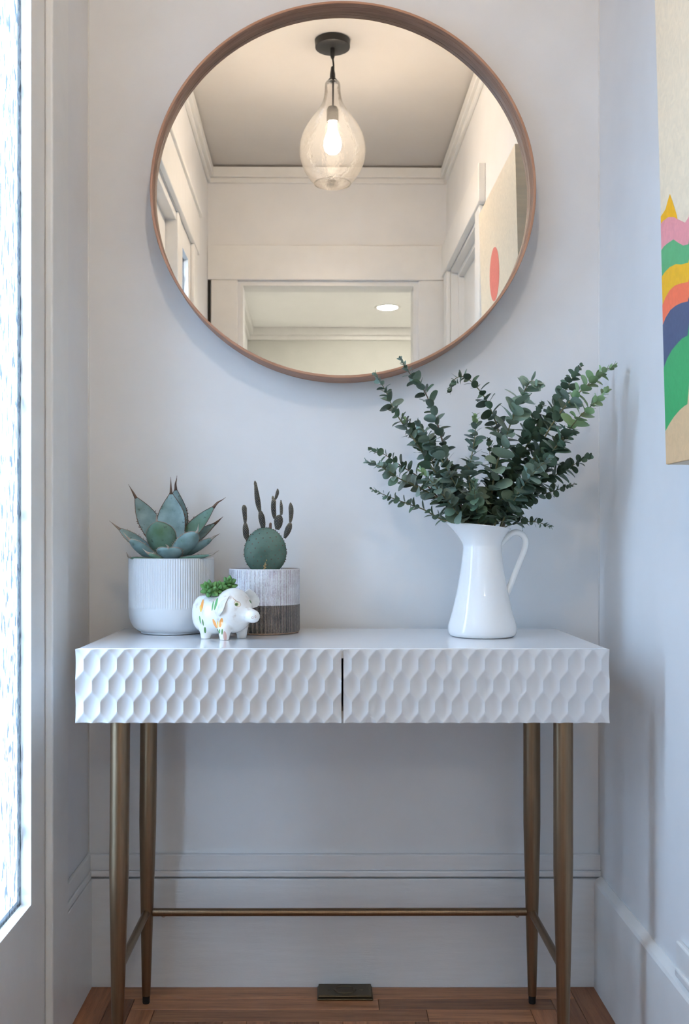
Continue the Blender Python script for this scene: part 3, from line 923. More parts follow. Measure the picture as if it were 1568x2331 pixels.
sprigs = [
    # path from tip to mouth (zoomed reading of the photo), tip depth, mat, leaf size, spacing, label
    ([(130, 175), (185, 260), (240, 380), (305, 480), (375, 580), (450, 700), (560, 850), (680, 1010)], .20, 'blue', .021, .0130, 'eucalyptus sprig whose small tip crosses the lowest mirror rim'),
    ([(270, 85), (330, 180), (400, 260), (450, 370), (490, 490), (530, 640), (565, 800), (650, 1000)], .17, 'blue', .021, .0130, 'eucalyptus sprig rising highest in front of the mirror glass'),
    ([(545, 275), (575, 205), (630, 190), (690, 240), (745, 310), (795, 420), (820, 520), (800, 700), (745, 1010)], .16, 'dark', .021, .0125, 'eucalyptus sprig with hooked drooping tip right of the mirror rim'),
    ([(690, 405), (690, 500), (672, 620), (655, 720), (665, 850), (695, 1010)], .26, 'blue', .024, .0095, 'dense upright blue-green eucalyptus sprig in the middle of the bunch'),
    ([(1055, 235), (1000, 215), (955, 290), (895, 430), (850, 560), (810, 680), (785, 820), (765, 1010)], .29, 'blue', .031, .0135, 'eucalyptus sprig with largest pale round leaves and bent tip'),
    ([(1280, 130), (1230, 200), (1180, 290), (1110, 400), (1020, 510), (940, 640), (870, 780), (800, 1010)], .13, 'dark', .021, .0105, 'dark eucalyptus sprig just left of the bright green tip'),
    ([(1470, 125), (1390, 170), (1290, 260), (1200, 345), (1110, 470), (1040, 600), (945, 780), (860, 1010)], .22, 'bright', .024, .0125, 'eucalyptus sprig with bright green leaves reaching farthest right'),
    ([(1425, 265), (1345, 345), (1265, 420), (1180, 530), (1085, 650), (985, 765), (895, 890), (830, 1030)], .28, 'bright', .025, .0125, 'second bright green tipped sprig below the farthest right one'),
    ([(1325, 635), (1250, 675), (1170, 720), (1080, 770), (980, 835), (870, 980)], .20, 'dark', .026, .0110, 'eucalyptus sprig pointing right at mid height with olive tip leaves'),
    ([(1245, 788), (1150, 820), (1050, 852), (960, 890), (850, 1010)], .15, 'dark', .015, .0110, 'thin small-leaved sprig pointing right below the olive tip'),
    ([(1115, 1030), (1030, 1000), (940, 1005), (850, 1035)], .19, 'dark', .015, .0110, 'lowest short sprig poking right above the pitcher handle'),
    ([(105, 595), (180, 622), (280, 690), (380, 755), (470, 850), (560, 940), (640, 1010)], .17, 'dark', .019, .0125, 'upper of the two long sprigs arching to the far left'),
    ([(85, 665), (180, 700), (270, 760), (360, 800), (480, 870), (600, 980)], .26, 'blue', .022, .0115, 'lower of the two long sprigs arching to the far left, with rounder leaves'),
    ([(112, 815), (190, 852), (290, 890), (400, 930), (500, 985), (580, 1015)], .22, 'dark', .015, .0125, 'lowest left sprig with tiny leaves above the pitcher spout'),
    ([(285, 415), (380, 530), (430, 610), (480, 740), (560, 860), (660, 1000)], .14, 'dark', .022, .0100, 'leafy dark sprig tucked under the first mirror-rim sprig'),
    ([(365, 440), (430, 540), (500, 650), (560, 760), (640, 880), (710, 1010)], .24, 'blue', .023, .0100, 'leafy sprig left of centre below the highest sprig'),
    ([(1065, 335), (1010, 450), (950, 560), (900, 700), (840, 850), (785, 1010)], .17, 'dark', .022, .0095, 'dark upright sprig behind the large pale leaves'),
    ([(680, 770), (690, 880), (705, 1010)], .285, 'dark', .022, .0095, 'short sprig at the front centre over the pitcher mouth'),
    ([(1235, 500), (1150, 575), (1075, 680), (1000, 800), (895, 960)], .26, 'dark', .025, .0100, 'leafy right sprig in front with broad dark leaves'),
    ([(385, 710), (450, 780), (520, 865), (600, 960), (650, 1015)], .28, 'blue', .022, .0110, 'short front left sprig with pale green tip'),
    ([(765, 540), (775, 700), (765, 860), (755, 1010)], .18, 'dark', .022, .0095, 'hidden dark sprig in the middle behind the dense upright one'),
    ([(1110, 640), (1020, 720), (930, 840), (850, 990)], .30, 'blue', .024, .0105, 'short front right sprig with grey-blue leaves over the handle'),
    ([(560, 690), (590, 800), (640, 900), (690, 1015)], .15, 'dark', .022, .0100, 'short dark sprig at the back left of the bunch'),
]
rl = random.Random(5)
for si, (path, wt, mk, size, sp, label) in enumerate(sprigs):
    n = len(path)
    pts = []
    for i, (x, y) in enumerate(path):
        u = i / (n - 1)
        px, py = C3(x, y)
        w = wt + (VW + (0.012 if si % 2 else -0.012) - wt) * u ** 1.15
        pts.append(P(px, py, w))
    mouth = pts[-1]
    rel = Vector((mouth.x - VX, mouth.y + VW, 0))
    if rel.length > 0.047:
        mouth = Vector((VX, -VW, mouth.z)) + rel.normalized() * 0.047
        pts[-1] = mouth; rel = Vector((mouth.x - VX, mouth.y + VW, 0))
    pts.append(Vector((VX, -VW, TZ + znk)) + rel * 0.55)
    pts.append(Vector((VX, -VW, TZ + 0.09)) - rel * 0.25)
    m = 10 * len(pts)
    sm = smooth_path(pts, m)
    L = [0.0]
    for a, b in zip(sm[:-1], sm[1:]):
        L.append(L[-1] + (b - a).length)
    rad = [0.0006 + 0.0015 * min(1, l / 0.25) for l in L]
    stem = obj('eucalyptus_sprig', tube(sm, rad, 7), 'eucalyptus_brown_stem' if si in (1, 9, 11, 16) else 'eucalyptus_stem', smooth=True, pivot=sm[-1])
    tag(stem, label, 'eucalyptus', 'eucalyptus sprigs in the white pitcher')
    def at(s):
        for k in range(len(L) - 1):
            if L[k + 1] >= s:
                f = (s - L[k]) / max(1e-9, L[k + 1] - L[k])
                return sm[k].lerp(sm[k + 1], f), (sm[k] - sm[min(k + 2, len(sm) - 1)]).normalized()
        return sm[-1], (sm[-2] - sm[-1]).normalized()
    total = L[int(m * (n - 1) / (len(pts) - 1))] + 0.010
    s = 0.001; phi = rl.uniform(0, 3.14); node = 0
    while s < total - 0.004:
        pos, T = at(s)
        g = min(1.0, 0.30 + s / 0.095)
        ls = size * 1.16 * g * rl.uniform(0.82, 1.15)
        ref = Vector((0, 0, 1)) if abs(T.z) < 0.85 else Vector((0, -1, 0))
        u = T.cross(ref).normalized(); v = T.cross(u).normalized()
        for side in (0, 1):
            if rl.random() < 0.05 and s > 0.03:
                continue
            a = phi + side * math.pi + rl.uniform(-0.35, 0.35)
            radial = u * math.cos(a) + v * math.sin(a)
            al = math.radians(rl.uniform(42, 88)) if s > 0.02 else math.radians(rl.uniform(15, 55))
            X = (radial * math.sin(al) + T * math.cos(al)).normalized()
            Z = (T - X * T.dot(X))
            Z = Z.normalized() if Z.length > 1e-4 else u
            Z = (Matrix.Rotation(rl.uniform(-0.6, 0.6), 3, X) @ Z).normalized()
            Y = Z.cross(X).normalized()
            lsz = ls * rl.uniform(0.85, 1.1)
            if pos.y + X.y * lsz > -0.012 or pos.x + X.x * lsz > XR - 0.012:
                continue
            if pos.z < TZ + 0.215 and Vector((pos.x - VX, pos.y + VW)).length > 0.045 and pos.z + X.z * lsz < TZ + 0.205:
                continue
            tipp = pos + X * lsz
            if min(pos.z, tipp.z) < TZ + rimz + 0.002 and 0.030 < Vector((tipp.x - VX, tipp.y + VW)).length < 0.072:
                continue
            M = Matrix((X, Y, Z)).transposed().to_4x4()
            M = Matrix.Translation(pos + radial * 0.0012) @ M @ Matrix.Diagonal((lsz, lsz * rl.uniform(0.85, 1.1), lsz, 1))
            key = 'pale' if si == 4 else mk
            if mk == 'bright' and s > 0.105:
                key = 'blue' if rl.random() < 0.35 else 'dark'
            elif si in (19, 3, 14) and s < 0.02:
                key = 'bright'
            elif mk == 'blue' and rl.random() < 0.3 and s > (0.05 if si != 4 else 0.12):
                key = 'dark'
            inst('leaf', rl.choice(LM[key]), M, stem)
        phi += math.pi / 2 + rl.uniform(-0.2, 0.2)
        s += sp * 0.80 * (0.55 + 0.45 * min(1, s / 0.06)) * rl.uniform(0.85, 1.15)
        node += 1

# ------------------------------------------------------------------ potted agave
AX, AW = -0.3140, 0.125
AR, AZT = 0.0853, 0.9126 - TZ
ag = thing('potted_agave', (AX, -AW, TZ), 'spiky blue-green agave in a ribbed white planter', 'potted plant')
def ribbed():
    zr0, zr1 = 0.053, AZT - 0.002
    outer = [(0.058, 0.0006), (0.0605, 0.0012), (0.061, 0.004), (0.0665, 0.0065), (0.0745, 0.0125), (0.0805, 0.0225), (0.0842, 0.036), (AR, 0.0505)]
    prof = [(p.x, p.z) for p in smooth_path([(r, 0, z) for r, z in outer], 24)]
    zz = [zr0, zr0 + 0.003, 0.08, 0.11, 0.14, AZT - 0.0035]
    prof += [(AR, z) for z in zz] + [(AR - 0.0004, AZT - 0.001), (AR - 0.002, AZT), (AR - 0.004, AZT - 0.0005), (AR - 0.0045, AZT - 0.03)]
    def radf(r, z, a):
        if zr0 + 0.001 < z < AZT - 0.002 and r > AR - 0.001:
            k = (a * 110 / (2 * math.pi)) % 1
            return r - 0.0013 * (0.5 + 0.5 * math.cos(2 * math.pi * k))
        return r
    return lathe((AX, -AW, TZ), prof, 110 * 8, radf=radf, capt=False)
obj('pot', ribbed(), 'planter_glaze', ag, smooth=True, auto=38)
obj('soil', lathe((AX, -AW, TZ + AZT - 0.022), [(0.081, 0), (0.081, 0.008), (0.05, 0.014), (0.01, 0.016)], 40), 'soil', ag, smooth=True)
def C4(x, y): return (240 + x / 5.6, 1070 + y / 5.6)
def agave_leaf(bp, tp, sp, wpx, wb, wt, face, bow=0.0, maxt=0.55, acum=1.0, cup=0.35, th=0.011, teeth=1, mat='agave_leaf', pale=0):
    b = P(*C4(*bp), wb); e = P(*C4(*tp), wt); s = P(*C4(*sp), wt + (wt - wb) * 0.12)
    pm = F / (CAMW - (wb + wt) / 2)
    half = wpx / 5.6 / pm / 2
    ax = (e - b)
    N = Vector(face); N = (N - ax * N.dot(ax) / ax.length_squared).normalized()
    ctrl = (b + e) / 2 - N * bow * ax.length
    Lr = ax.normalized().cross(N).normalized()
    nt, nu = 22, 10
    def C(t): return b * (1 - t) ** 2 + ctrl * 2 * t * (1 - t) + e * t * t
    def wd(t):
        if t < maxt:
            q = t / maxt
            return half * (0.62 + 0.38 * math.sin(q * math.pi / 2))
        q = (t - maxt) / (1 - maxt)
        return half * max(0.035, (math.cos(q * math.pi / 2) ** acum))
    V, Fc = [], []
    rowlen = 2 * nu
    for i in range(nt + 1):
        t = i / nt
        c = C(t); w = wd(t); thk = th * (1 - 0.75 * t)
        T = (C(min(1, t + 0.02)) - C(max(0, t - 0.02))).normalized()
        n = (N - T * N.dot(T)).normalized()
        for k in range(rowlen):
            a = 2 * math.pi * k / rowlen
            u = math.cos(a)
            up = cup * w * (u * u)
            V.append(c + Lr * (w * u) + n * (up + (thk if math.sin(a) < 0 else thk * 0.12) * math.sin(a)))
    for i in range(nt):
        for k in range(rowlen):
            k2 = (k + 1) % rowlen
            Fc.append([i * rowlen + k, i * rowlen + k2, (i + 1) * rowlen + k2, (i + 1) * rowlen + k])
    Fc.append(list(range(rowlen))[::-1]); Fc.append([nt * rowlen + k for k in range(rowlen)])
    lf_ = obj('leaf', (V, Fc), mat, ag, smooth=True)
    # terminal spine and marginal teeth
    tdir = (C(1) - C(0.93)).normalized()
    L0 = (s - e).length
    sp_pts = smooth_path([C(0.95) + N * cup * 0.0, e + tdir * L0 * 0.25, e.lerp(s, 0.6) + tdir * 0.001, s], 10)
    r0 = max(0.0013, min(0.0030, wd(0.94) * 0.9))
    g = tube(sp_pts, [r0 * (1 - k / 10) ** 1.5 + 0.00030 for k in range(11)], 8)
    gg = [g]
    if teeth:
        nn = max(5, int(ax.length / 0.0062))
        for side in (-1, 1):
            for i in range(nn):
                t = 0.20 + (0.48 if acum > 0.9 else 0.68) * (i + rl.uniform(-0.4, 0.4)) / nn
                if rl.random() < 0.2: continue
                w = wd(t)
                T = (C(t + 0.02) - C(t - 0.02)).normalized()
                o_ = C(t) + Lr * side * w * 0.985 + N * cup * w
                q = 0.0017 * rl.uniform(0.5, 1.9)
                tipd = (Lr * side * rl.uniform(0.7, 1.0) + T * rl.uniform(-0.5, 0.7) + N * 0.3).normalized()
                gg.append(tube([o_ - tipd * 0.0006, o_ + tipd * q * 0.8, o_ + tipd * q * 1.7 + T * q * 0.4], [0.0009, 0.0006, 0.00015], 5))
        # hard brown margin
        for side in (-1, 1):
            mp_ = [C(t) + Lr * side * wd(t) + N * cup * wd(t) for t in [0.2 + 0.8 * i / 16 for i in range(17)]]
            gg.append(tube(mp_, 0.00065, 5))
    obj('spine', join(*gg), 'agave_pale_spine' if pale else 'agave_spine', lf_, smooth=True)
CAMF, UPF, BK = (0, -1, 0.25), (0, -0.5, 1), (0, 1, 0.35)
# back leaves show their inner face, front leaves their outer face
agave_leaf((900, 1080), (895, 215), (912, 70), 340, .105, .075, (-.25, -1, .2), 0.05, 0.50, 1.15, .22)
agave_leaf((850, 1080), (835, 268), (832, 88), 360, .125, .110, (-.05, -1, .25), 0.05, 0.52, 1.10, .22)
agave_leaf((760, 1050), (372, 325), (292, 182), 270, .120, .105, (.35, -1, .3), 0.03, 0.52, 1.05, .25)
agave_leaf((820, 1060), (1400, 448), (1533, 348), 215, .120, .125, (-.1, -.9, .5), 0.06, 0.50, 0.95, .25, mat='agave_leaf_green')
agave_leaf((850, 1080), (1415, 668), (1500, 592), 190, .115, .100, (-.1, -.7, .8), 0.05, 0.55, 0.95, .25)
agave_leaf((640, 1080), (165, 742), (48, 646), 180, .115, .110, (.1, -.7, .9), 0.06, 0.55, 0.75, .22, pale=1)
agave_leaf((850, 1110), (1362, 868), (1458, 808), 165, .130, .165, (-.2, .5, .9), 0.12, 0.62, 0.55, .25, pale=1)
agave_leaf((760, 1110), (655, 655), (650, 545), 395, .150, .172, (.1, .9, .45), 0.10, 0.60, 0.62, .30, mat='agave_leaf_green', pale=1)
agave_leaf((870, 1120), (1160, 790), (1190, 684), 270, .150, .190, (-.25, .8, .6), 0.10, 0.58, 0.60, .30, pale=1)
agave_leaf((640, 1120), (305, 885), (222, 788), 225, .150, .185, (.3, .6, .8), 0.12, 0.58, 0.60, .28, pale=1)
agave_leaf((830, 1150), (800, 990), (765, 945), 330, .165, .198, (0, .8, .7), 0.10, 0.60, 0.45, .28, pale=1)
agave_leaf((850, 1130), (1345, 1075), (1448, 1025), 105, .165, .180, (0, .2, 1), 0.03, 0.55, 0.7, .2, mat='agave_leaf_green', pale=1)
agave_leaf((620, 1130), (315, 1112), (262, 1045), 100, .165, .175, (0, .2, 1), 0.03, 0.55, 0.7, .2, mat='agave_leaf_green', pale=1)
agave_leaf((720, 1140), (545, 1060), (470, 1000), 110, .180, .195, (0, .3, 1), 0.05, 0.55, 0.6, .25, mat='agave_leaf_green', pale=1)

# ------------------------------------------------------------------ potted prickly pear
KX, KW, KR = -0.1272, 0.116, 0.0716
KZT = 0.8913 - TZ
kp = thing('potted_cactus', (KX, -KW, TZ), 'prickly pear cactus in a striped white and black stoneware pot', 'potted plant')
def stripe_mat():
    t = NT('striped_glaze')
    c = t.n('ShaderNodeTexCoord'); sep = t.n('ShaderNodeSeparateXYZ')
    t.l(c.outputs['Object'], sep.inputs[0])
    ang = t.math('ARCTAN2', sep.outputs[1], sep.outputs[0])
    comb = t.n('ShaderNodeCombineXYZ')
    t.l(t.math('MULTIPLY', ang, 1.0), comb.inputs[0]); t.l(t.math('MULTIPLY', sep.outputs[2], 0.8), comb.inputs[2])
    line = t.math('SINE', t.math('ADD', t.math('MULTIPLY', ang, 170.0), t.math('MULTIPLY', t.noise(comb.outputs[0], 30.0, 2), 2.5)))
    comb2 = t.n('ShaderNodeCombineXYZ')
    t.l(t.math('MULTIPLY', ang, 30.0), comb2.inputs[0]); t.l(t.math('MULTIPLY', sep.outputs[2], 260.0), comb2.inputs[2])
    speck = t.noise(comb2.outputs[0], 1.0, 4, 0.6)
    big = t.noise(c.outputs['Object'], 38.0, 3)
    v = t.math('ADD', t.math('MULTIPLY', line, 0.42), t.math('ADD', t.math('MULTIPLY', speck, 0.75), t.math('MULTIPLY', big, 0.6)))
    white = t.ramp(v, [(0.22, srgb(112, 98, 100)), (0.48, srgb(186, 178, 182)), (0.70, srgb(236, 236, 242))])
    black = t.ramp(v, [(0.60, srgb(24, 24, 29)), (0.82, srgb(66, 60, 60)), (1.0, srgb(172, 156, 142))])
    edge = t.math('ADD', sep.outputs[2], t.math('MULTIPLY', speck, 0.0025))
    top = t.math('GREATER_THAN', edge, 0.0590)
    col = t.mix(top, black, white)
    rim = t.math('GREATER_THAN', sep.outputs[2], KZT - 0.0022)
    col = t.mix(rim, col, srgb(222, 218, 220))
    foot = t.math('LESS_THAN', sep.outputs[2], 0.0035)
    col = t.mix(foot, col, srgb(176, 148, 126))
    t.base(col).set(rough=0.22, spec=0.5)
    t.bump(line, 0.5, 0.0006)
    MAT['striped_glaze'] = t.m
stripe_mat()
obj('pot', lathe((KX, -KW, TZ), [(0.067, 0.0004), (0.0695, 0.0012), (0.0705, 0.003), (KR, 0.006), (KR, 0.03), (KR, 0.06), (KR, 0.10), (KR, KZT - 0.002), (KR - 0.0012, KZT), (KR - 0.004, KZT), (KR - 0.0052, KZT - 0.002), (KR - 0.0052, KZT - 0.03)], 96, capt=False),
    'striped_glaze', kp, smooth=True, pivot=(KX, -KW, TZ), auto=50)
obj('soil', lathe((KX, -KW, TZ + KZT - 0.02), [(KR - 0.0055, 0), (KR - 0.0055, 0.008), (0.03, 0.012), (0.01, 0.012)], 40), 'soil', kp, smooth=True)
kpm = F / (CAMW - KW)
def C5(x, y): return P(530 + x / 9.2235, 1080 + y / 9.2235, KW)
pc0 = C5(680, 1610); pr = (0.0430, 0.0105, 0.0480)
def pad():
    V, Fc = ball(pc0, pr, 48, 28)
    out = []
    for v in V:
        r = v - pc0
        n = (math.sin(r.x * 420 + r.z * 90) * math.sin(r.z * 340 - r.x * 60)) * 0.0011
        squash = 1 + 0.10 * (-r.z / pr[2]) * 0.5
        out.append(pc0 + Vector((r.x * squash, r.y * (1 + 0.25 * (1 - abs(r.z / pr[2]))) + math.copysign(n, r.y), r.z)))
    return out, Fc
pd = obj('pad', pad(), 'cactus_pad', kp, smooth=True)
ar = []
ra = random.Random(3)
for j in range(-6, 8):
    for i in range(-5, 6):
        x = (i + 0.5 * (j % 2)) * 0.0140 + j * 0.0008 + ra.uniform(-.001, .001); z = j * 0.0090 + i * 0.0014 + ra.uniform(-.001, .001)
        q = (x / pr[0]) ** 2 + (z / pr[2]) ** 2
        if q < 0.90:
            yy = pr[1] * math.sqrt(1 - q) * (1 + 0.25 * (1 - abs(z / pr[2])))
            p = pc0 + Vector((x, -yy, z))
            ar.append(ball(p, (0.0012, 0.0009, 0.0014), 6, 4)); ar.append(ball(p + Vector((0.0002, -0.0006, 0.0006)), 0.0006, 5, 3))
for k in range(38):
    a = -0.6 + (math.pi + 1.2) * (k + ra.uniform(-.3, .3)) / 37
    p = pc0 + Vector((pr[0] * math.cos(a) * 1.005 * (1 - 0.05 * math.sin(a)), ra.uniform(-0.003, 0.001), pr[2] * math.sin(a) * 1.005))
    q_ = ra.uniform(0.0006, 0.0013); ar.append(ball(p, (q_, q_, q_ * 1.2), 6, 4))
o = obj('areole_cluster', join(*ar), 'areole_brown', pd, smooth=True); o['kind'] = 'stuff'
obj('bud', tube(smooth_path([C5(785, 1210), C5(787, 1070), C5(792, 1012)], 6), [0.002, 0.0027, 0.0029, 0.0029, 0.0028, 0.0024, 0.001], 10), 'areole_brown', kp, smooth=True)
sc = []
for k in range(22):
    t = k / 21
    p = C5(680 + 40 * (t - 0.2) * (1 if t > 0.6 else 0.2) + ra.uniform(-18, 18), 1970 - 270 * t)
    q = (p.x - pc0.x) / pr[0], (p.z - pc0.z) / pr[2]
    yy = pr[1] * math.sqrt(max(0, 1 - q[0] ** 2 - q[1] ** 2)) * (1 + 0.25 * (1 - abs(q[1])))
    sc.append(ball((p.x, pc0.y - yy, p.z), (0.0026 * (1.1 - t * 0.6) * ra.uniform(.5, 1.2), 0.0006, 0.0022 * ra.uniform(.6, 1.1)), 8, 5))
obj('corky_scar', join(*sc), 'cactus_scar', pd, smooth=True)
# stems: chains of joints (path, radius px in the zoomed reading)
def stem(path, rads, yoff=0.0, first=0):
    pts = [C5(*p) + Vector((0, yoff, 0)) for p in path]
    n = max(6, int(sum((b - a).length for a, b in zip(pts[:-1], pts[1:])) / 0.0021))
    sp_ = smooth_path(pts, n)
    rr = [Vector((r, 0, 0)) for r in rads]
    rs = [max(2, v.x) / 9.2235 / kpm for v in smooth_path(rr, n)]
    s_ = obj('stem_joint', tube(sp_, rs, 12), 'cactus_stem', kp, smooth=True)
    dots = []
    L = 0; turn = 0
    for i in range(1, n):
        seg_l = (sp_[i] - sp_[i - 1]).length
        T = (sp_[i] - sp_[i - 1]).normalized()
        u = T.cross(Vector((0, 1, 0))).normalized(); v = T.cross(u).normalized()
        m = 8
        for k in range(m):
            a = 2 * math.pi * (k + 0.5 * (i % 2)) / m
            dots.append(ball(sp_[i] + (u * math.cos(a) + v * math.sin(a)) * rs[i] * 1.0, 0.00062, 5, 3))
    q = obj('areole_cluster', join(*dots), 'areole_pale', s_, smooth=True); q['kind'] = 'stuff'
stem([(315, 1390), (280, 1290), (270, 1170), (262, 1080), (258, 1020)], [30, 58, 64, 50, 26])
stem([(258, 1025), (255, 930), (245, 800), (238, 700), (228, 640)], [24, 40, 47, 50, 18])
stem([(635, 1115), (620, 1010), (600, 900), (585, 820), (565, 770)], [46, 62, 66, 48, 30])
stem([(565, 775), (535, 640), (510, 480), (490, 330), (478, 230)], [32, 52, 54, 40, 30])
stem([(480, 240), (470, 190), (462, 135)], [30, 30, 12])
stem([(930, 1160), (950, 1060), (960, 950), (965, 880), (960, 850)], [40, 82, 92, 66, 30])
stem([(880, 930), (860, 820), (850, 680), (855, 560), (862, 520)], [28, 48, 52, 46, 26], 0.003)
stem([(845, 540), (838, 490), (835, 450)], [26, 25, 10], 0.003)
stem([(885, 525), (915, 450), (935, 370), (938, 300)], [20, 32, 32, 10], 0.003)
stem([(1015, 850), (1018, 760), (1015, 650), (1008, 540)], [26, 32, 30, 10], -0.002)
stem([(1085, 1340), (1130, 1230), (1170, 1130), (1195, 1060), (1200, 1015)], [24, 60, 66, 48, 26])
stem([(1202, 1010), (1218, 900), (1222, 780), (1215, 680), (1208, 590)], [24, 42, 50, 46, 10])

# ------------------------------------------------------------------ ceramic pig planter
GX, GW = P(512, 0, 0.243).x, 0.243
gpm = F / (CAMW - GW)
pg = thing('pig_planter', (GX, -GW, TZ), 'white ceramic pig planter with painted tulips and green succulents', 'planter')
hd_ = math.radians(-36)
HX = Vector((math.cos(hd_), math.sin(hd_), 0)); HS = Vector((math.sin(hd_), -math.cos(hd_), 0))   # heading, near side
PO = Vector((GX, -GW, TZ))
def loc_pig(f, s, z): return PO + HX * f + HS * s + Vector((0, 0, z))
def pig_sdf(Pn):
    d = Pn - np.array(PO)
    f = d @ np.array(HX); s = d @ np.array(HS); z = d[..., 2]
    def ell(cf, cs, cz, rf, rs, rz):
        q = np.sqrt(((f - cf) / rf) ** 2 + ((s - cs) / rs) ** 2 + ((z - cz) / rz) ** 2)
        return (q - 1) * min(rf, rs, rz)
    def cap(a, b, ra_, rb_):
        a = np.array(a); b = np.array(b)
        p = np.stack([f, s, z], -1)
        ba = b - a; pa = p - a
        h = np.clip((pa @ ba) / (ba @ ba), 0, 1)
        return np.linalg.norm(pa - h[..., None] * ba, axis=-1) - (ra_ + (rb_ - ra_) * h)
    def smin(a, b, k):
        h = np.clip(0.5 + 0.5 * (b - a) / k, 0, 1)
        return b + (a - b) * h - k * h * (1 - h)
    pe = 2.5
    D = ((np.abs((f + 0.0245) / 0.0415) ** pe + np.abs(s / 0.0415) ** pe + np.abs((z - 0.0465) / 0.0405) ** pe) ** (1 / pe) - 1) * 0.040   # barrel
    D = smin(D, ell(0.0215, 0, 0.0540, 0.0345, 0.0385, 0.0425), 0.014)   # head
    D = smin(D, cap((0.040, 0, 0.051), (0.066, 0, 0.0455), 0.0195, 0.0120), 0.010)   # snout
    D = smin(D, cap((0.0665, 0, 0.0453), (0.0710, 0, 0.0446), 0.0122, 0.0118), 0.003)
    for cf, cs in ((0.021, 0.0250), (0.0235, -0.0215), (-0.0250, 0.0265), (-0.0260, -0.0240)):
        D = smin(D, cap((cf, cs, 0.022), (cf, cs, 0.004), 0.0125, 0.0092), 0.006)
    D = np.maximum(D, -(z - 0.0))
    # flat cut back with a hollow
    top = np.maximum(z - 0.081, f - (-0.004))
    cut = np.maximum(f - (-0.006), 0.081 - z) * -1
    D = np.maximum(D, np.minimum(z - 0.0830, -(f + 0.012)))
    hollow = np.maximum(np.sqrt(((f + 0.0330) / 0.0215) ** 2 + (s / 0.0235) ** 2) * 0.022 - 0.022, 0.066 - z)
    D = np.maximum(D, -hollow)
    return D
def surface_nets(fn, lo, hi, h):
    xs = [np.arange(lo[i], hi[i] + h, h) for i in range(3)]
    G = np.stack(np.meshgrid(*xs, indexing='ij'), -1)
    S = fn(G)
    nx, ny, nz = S.shape
    ins = S < 0
    idx = -np.ones((nx - 1, ny - 1, nz - 1), int)
    acc = np.zeros((nx - 1, ny - 1, nz - 1, 3)); cnt = np.zeros((nx - 1, ny - 1, nz - 1))
    cor = [(i, j, k) for i in (0, 1) for j in (0, 1) for k in (0, 1)]
    def sl(a, c): return a[c[0]:nx - 1 + c[0], c[1]:ny - 1 + c[1], c[2]:nz - 1 + c[2]]
    for a in cor:
        for ax in range(3):
            if a[ax] == 0:
                b = list(a); b[ax] = 1
                sa, sb = sl(S, a), sl(S, b)
                cr = (sa < 0) != (sb < 0)
                t = np.where(cr, sa / np.where(cr, sa - sb, 1), 0)
                off = np.zeros(acc.shape); off += np.array(a); off[..., ax] += t
                acc += np.where(cr[..., None], off, 0); cnt += cr
    act = cnt > 0
    idx[act] = np.arange(act.sum())
    ii = np.argwhere(act)
    V = np.array([x[0] for x in xs]) + (ii + acc[act] / cnt[act][:, None]) * h
    Fq = []
    for ax in range(3):
        u, v = [(1, 2), (2, 0), (0, 1)][ax]
        d = [0, 0, 0]; d[ax] = 1
        A = ins[:nx - d[0], :ny - d[1], :nz - d[2]]; B = ins[d[0]:, d[1]:, d[2]:]
        for c in np.argwhere(A != B):
            if c[u] == 0 or c[v] == 0 or c[u] >= S.shape[u] - 1 or c[v] >= S.shape[v] - 1:
                continue
            e = []
            for du, dv in ((0, 0), (-1, 0), (-1, -1), (0, -1)):
                q = c.copy(); q[u] += du; q[v] += dv
                e.append(int(idx[tuple(q)]))
            Fq.append(e if ins[tuple(c)] else e[::-1])
    return [Vector(p) for p in V], Fq
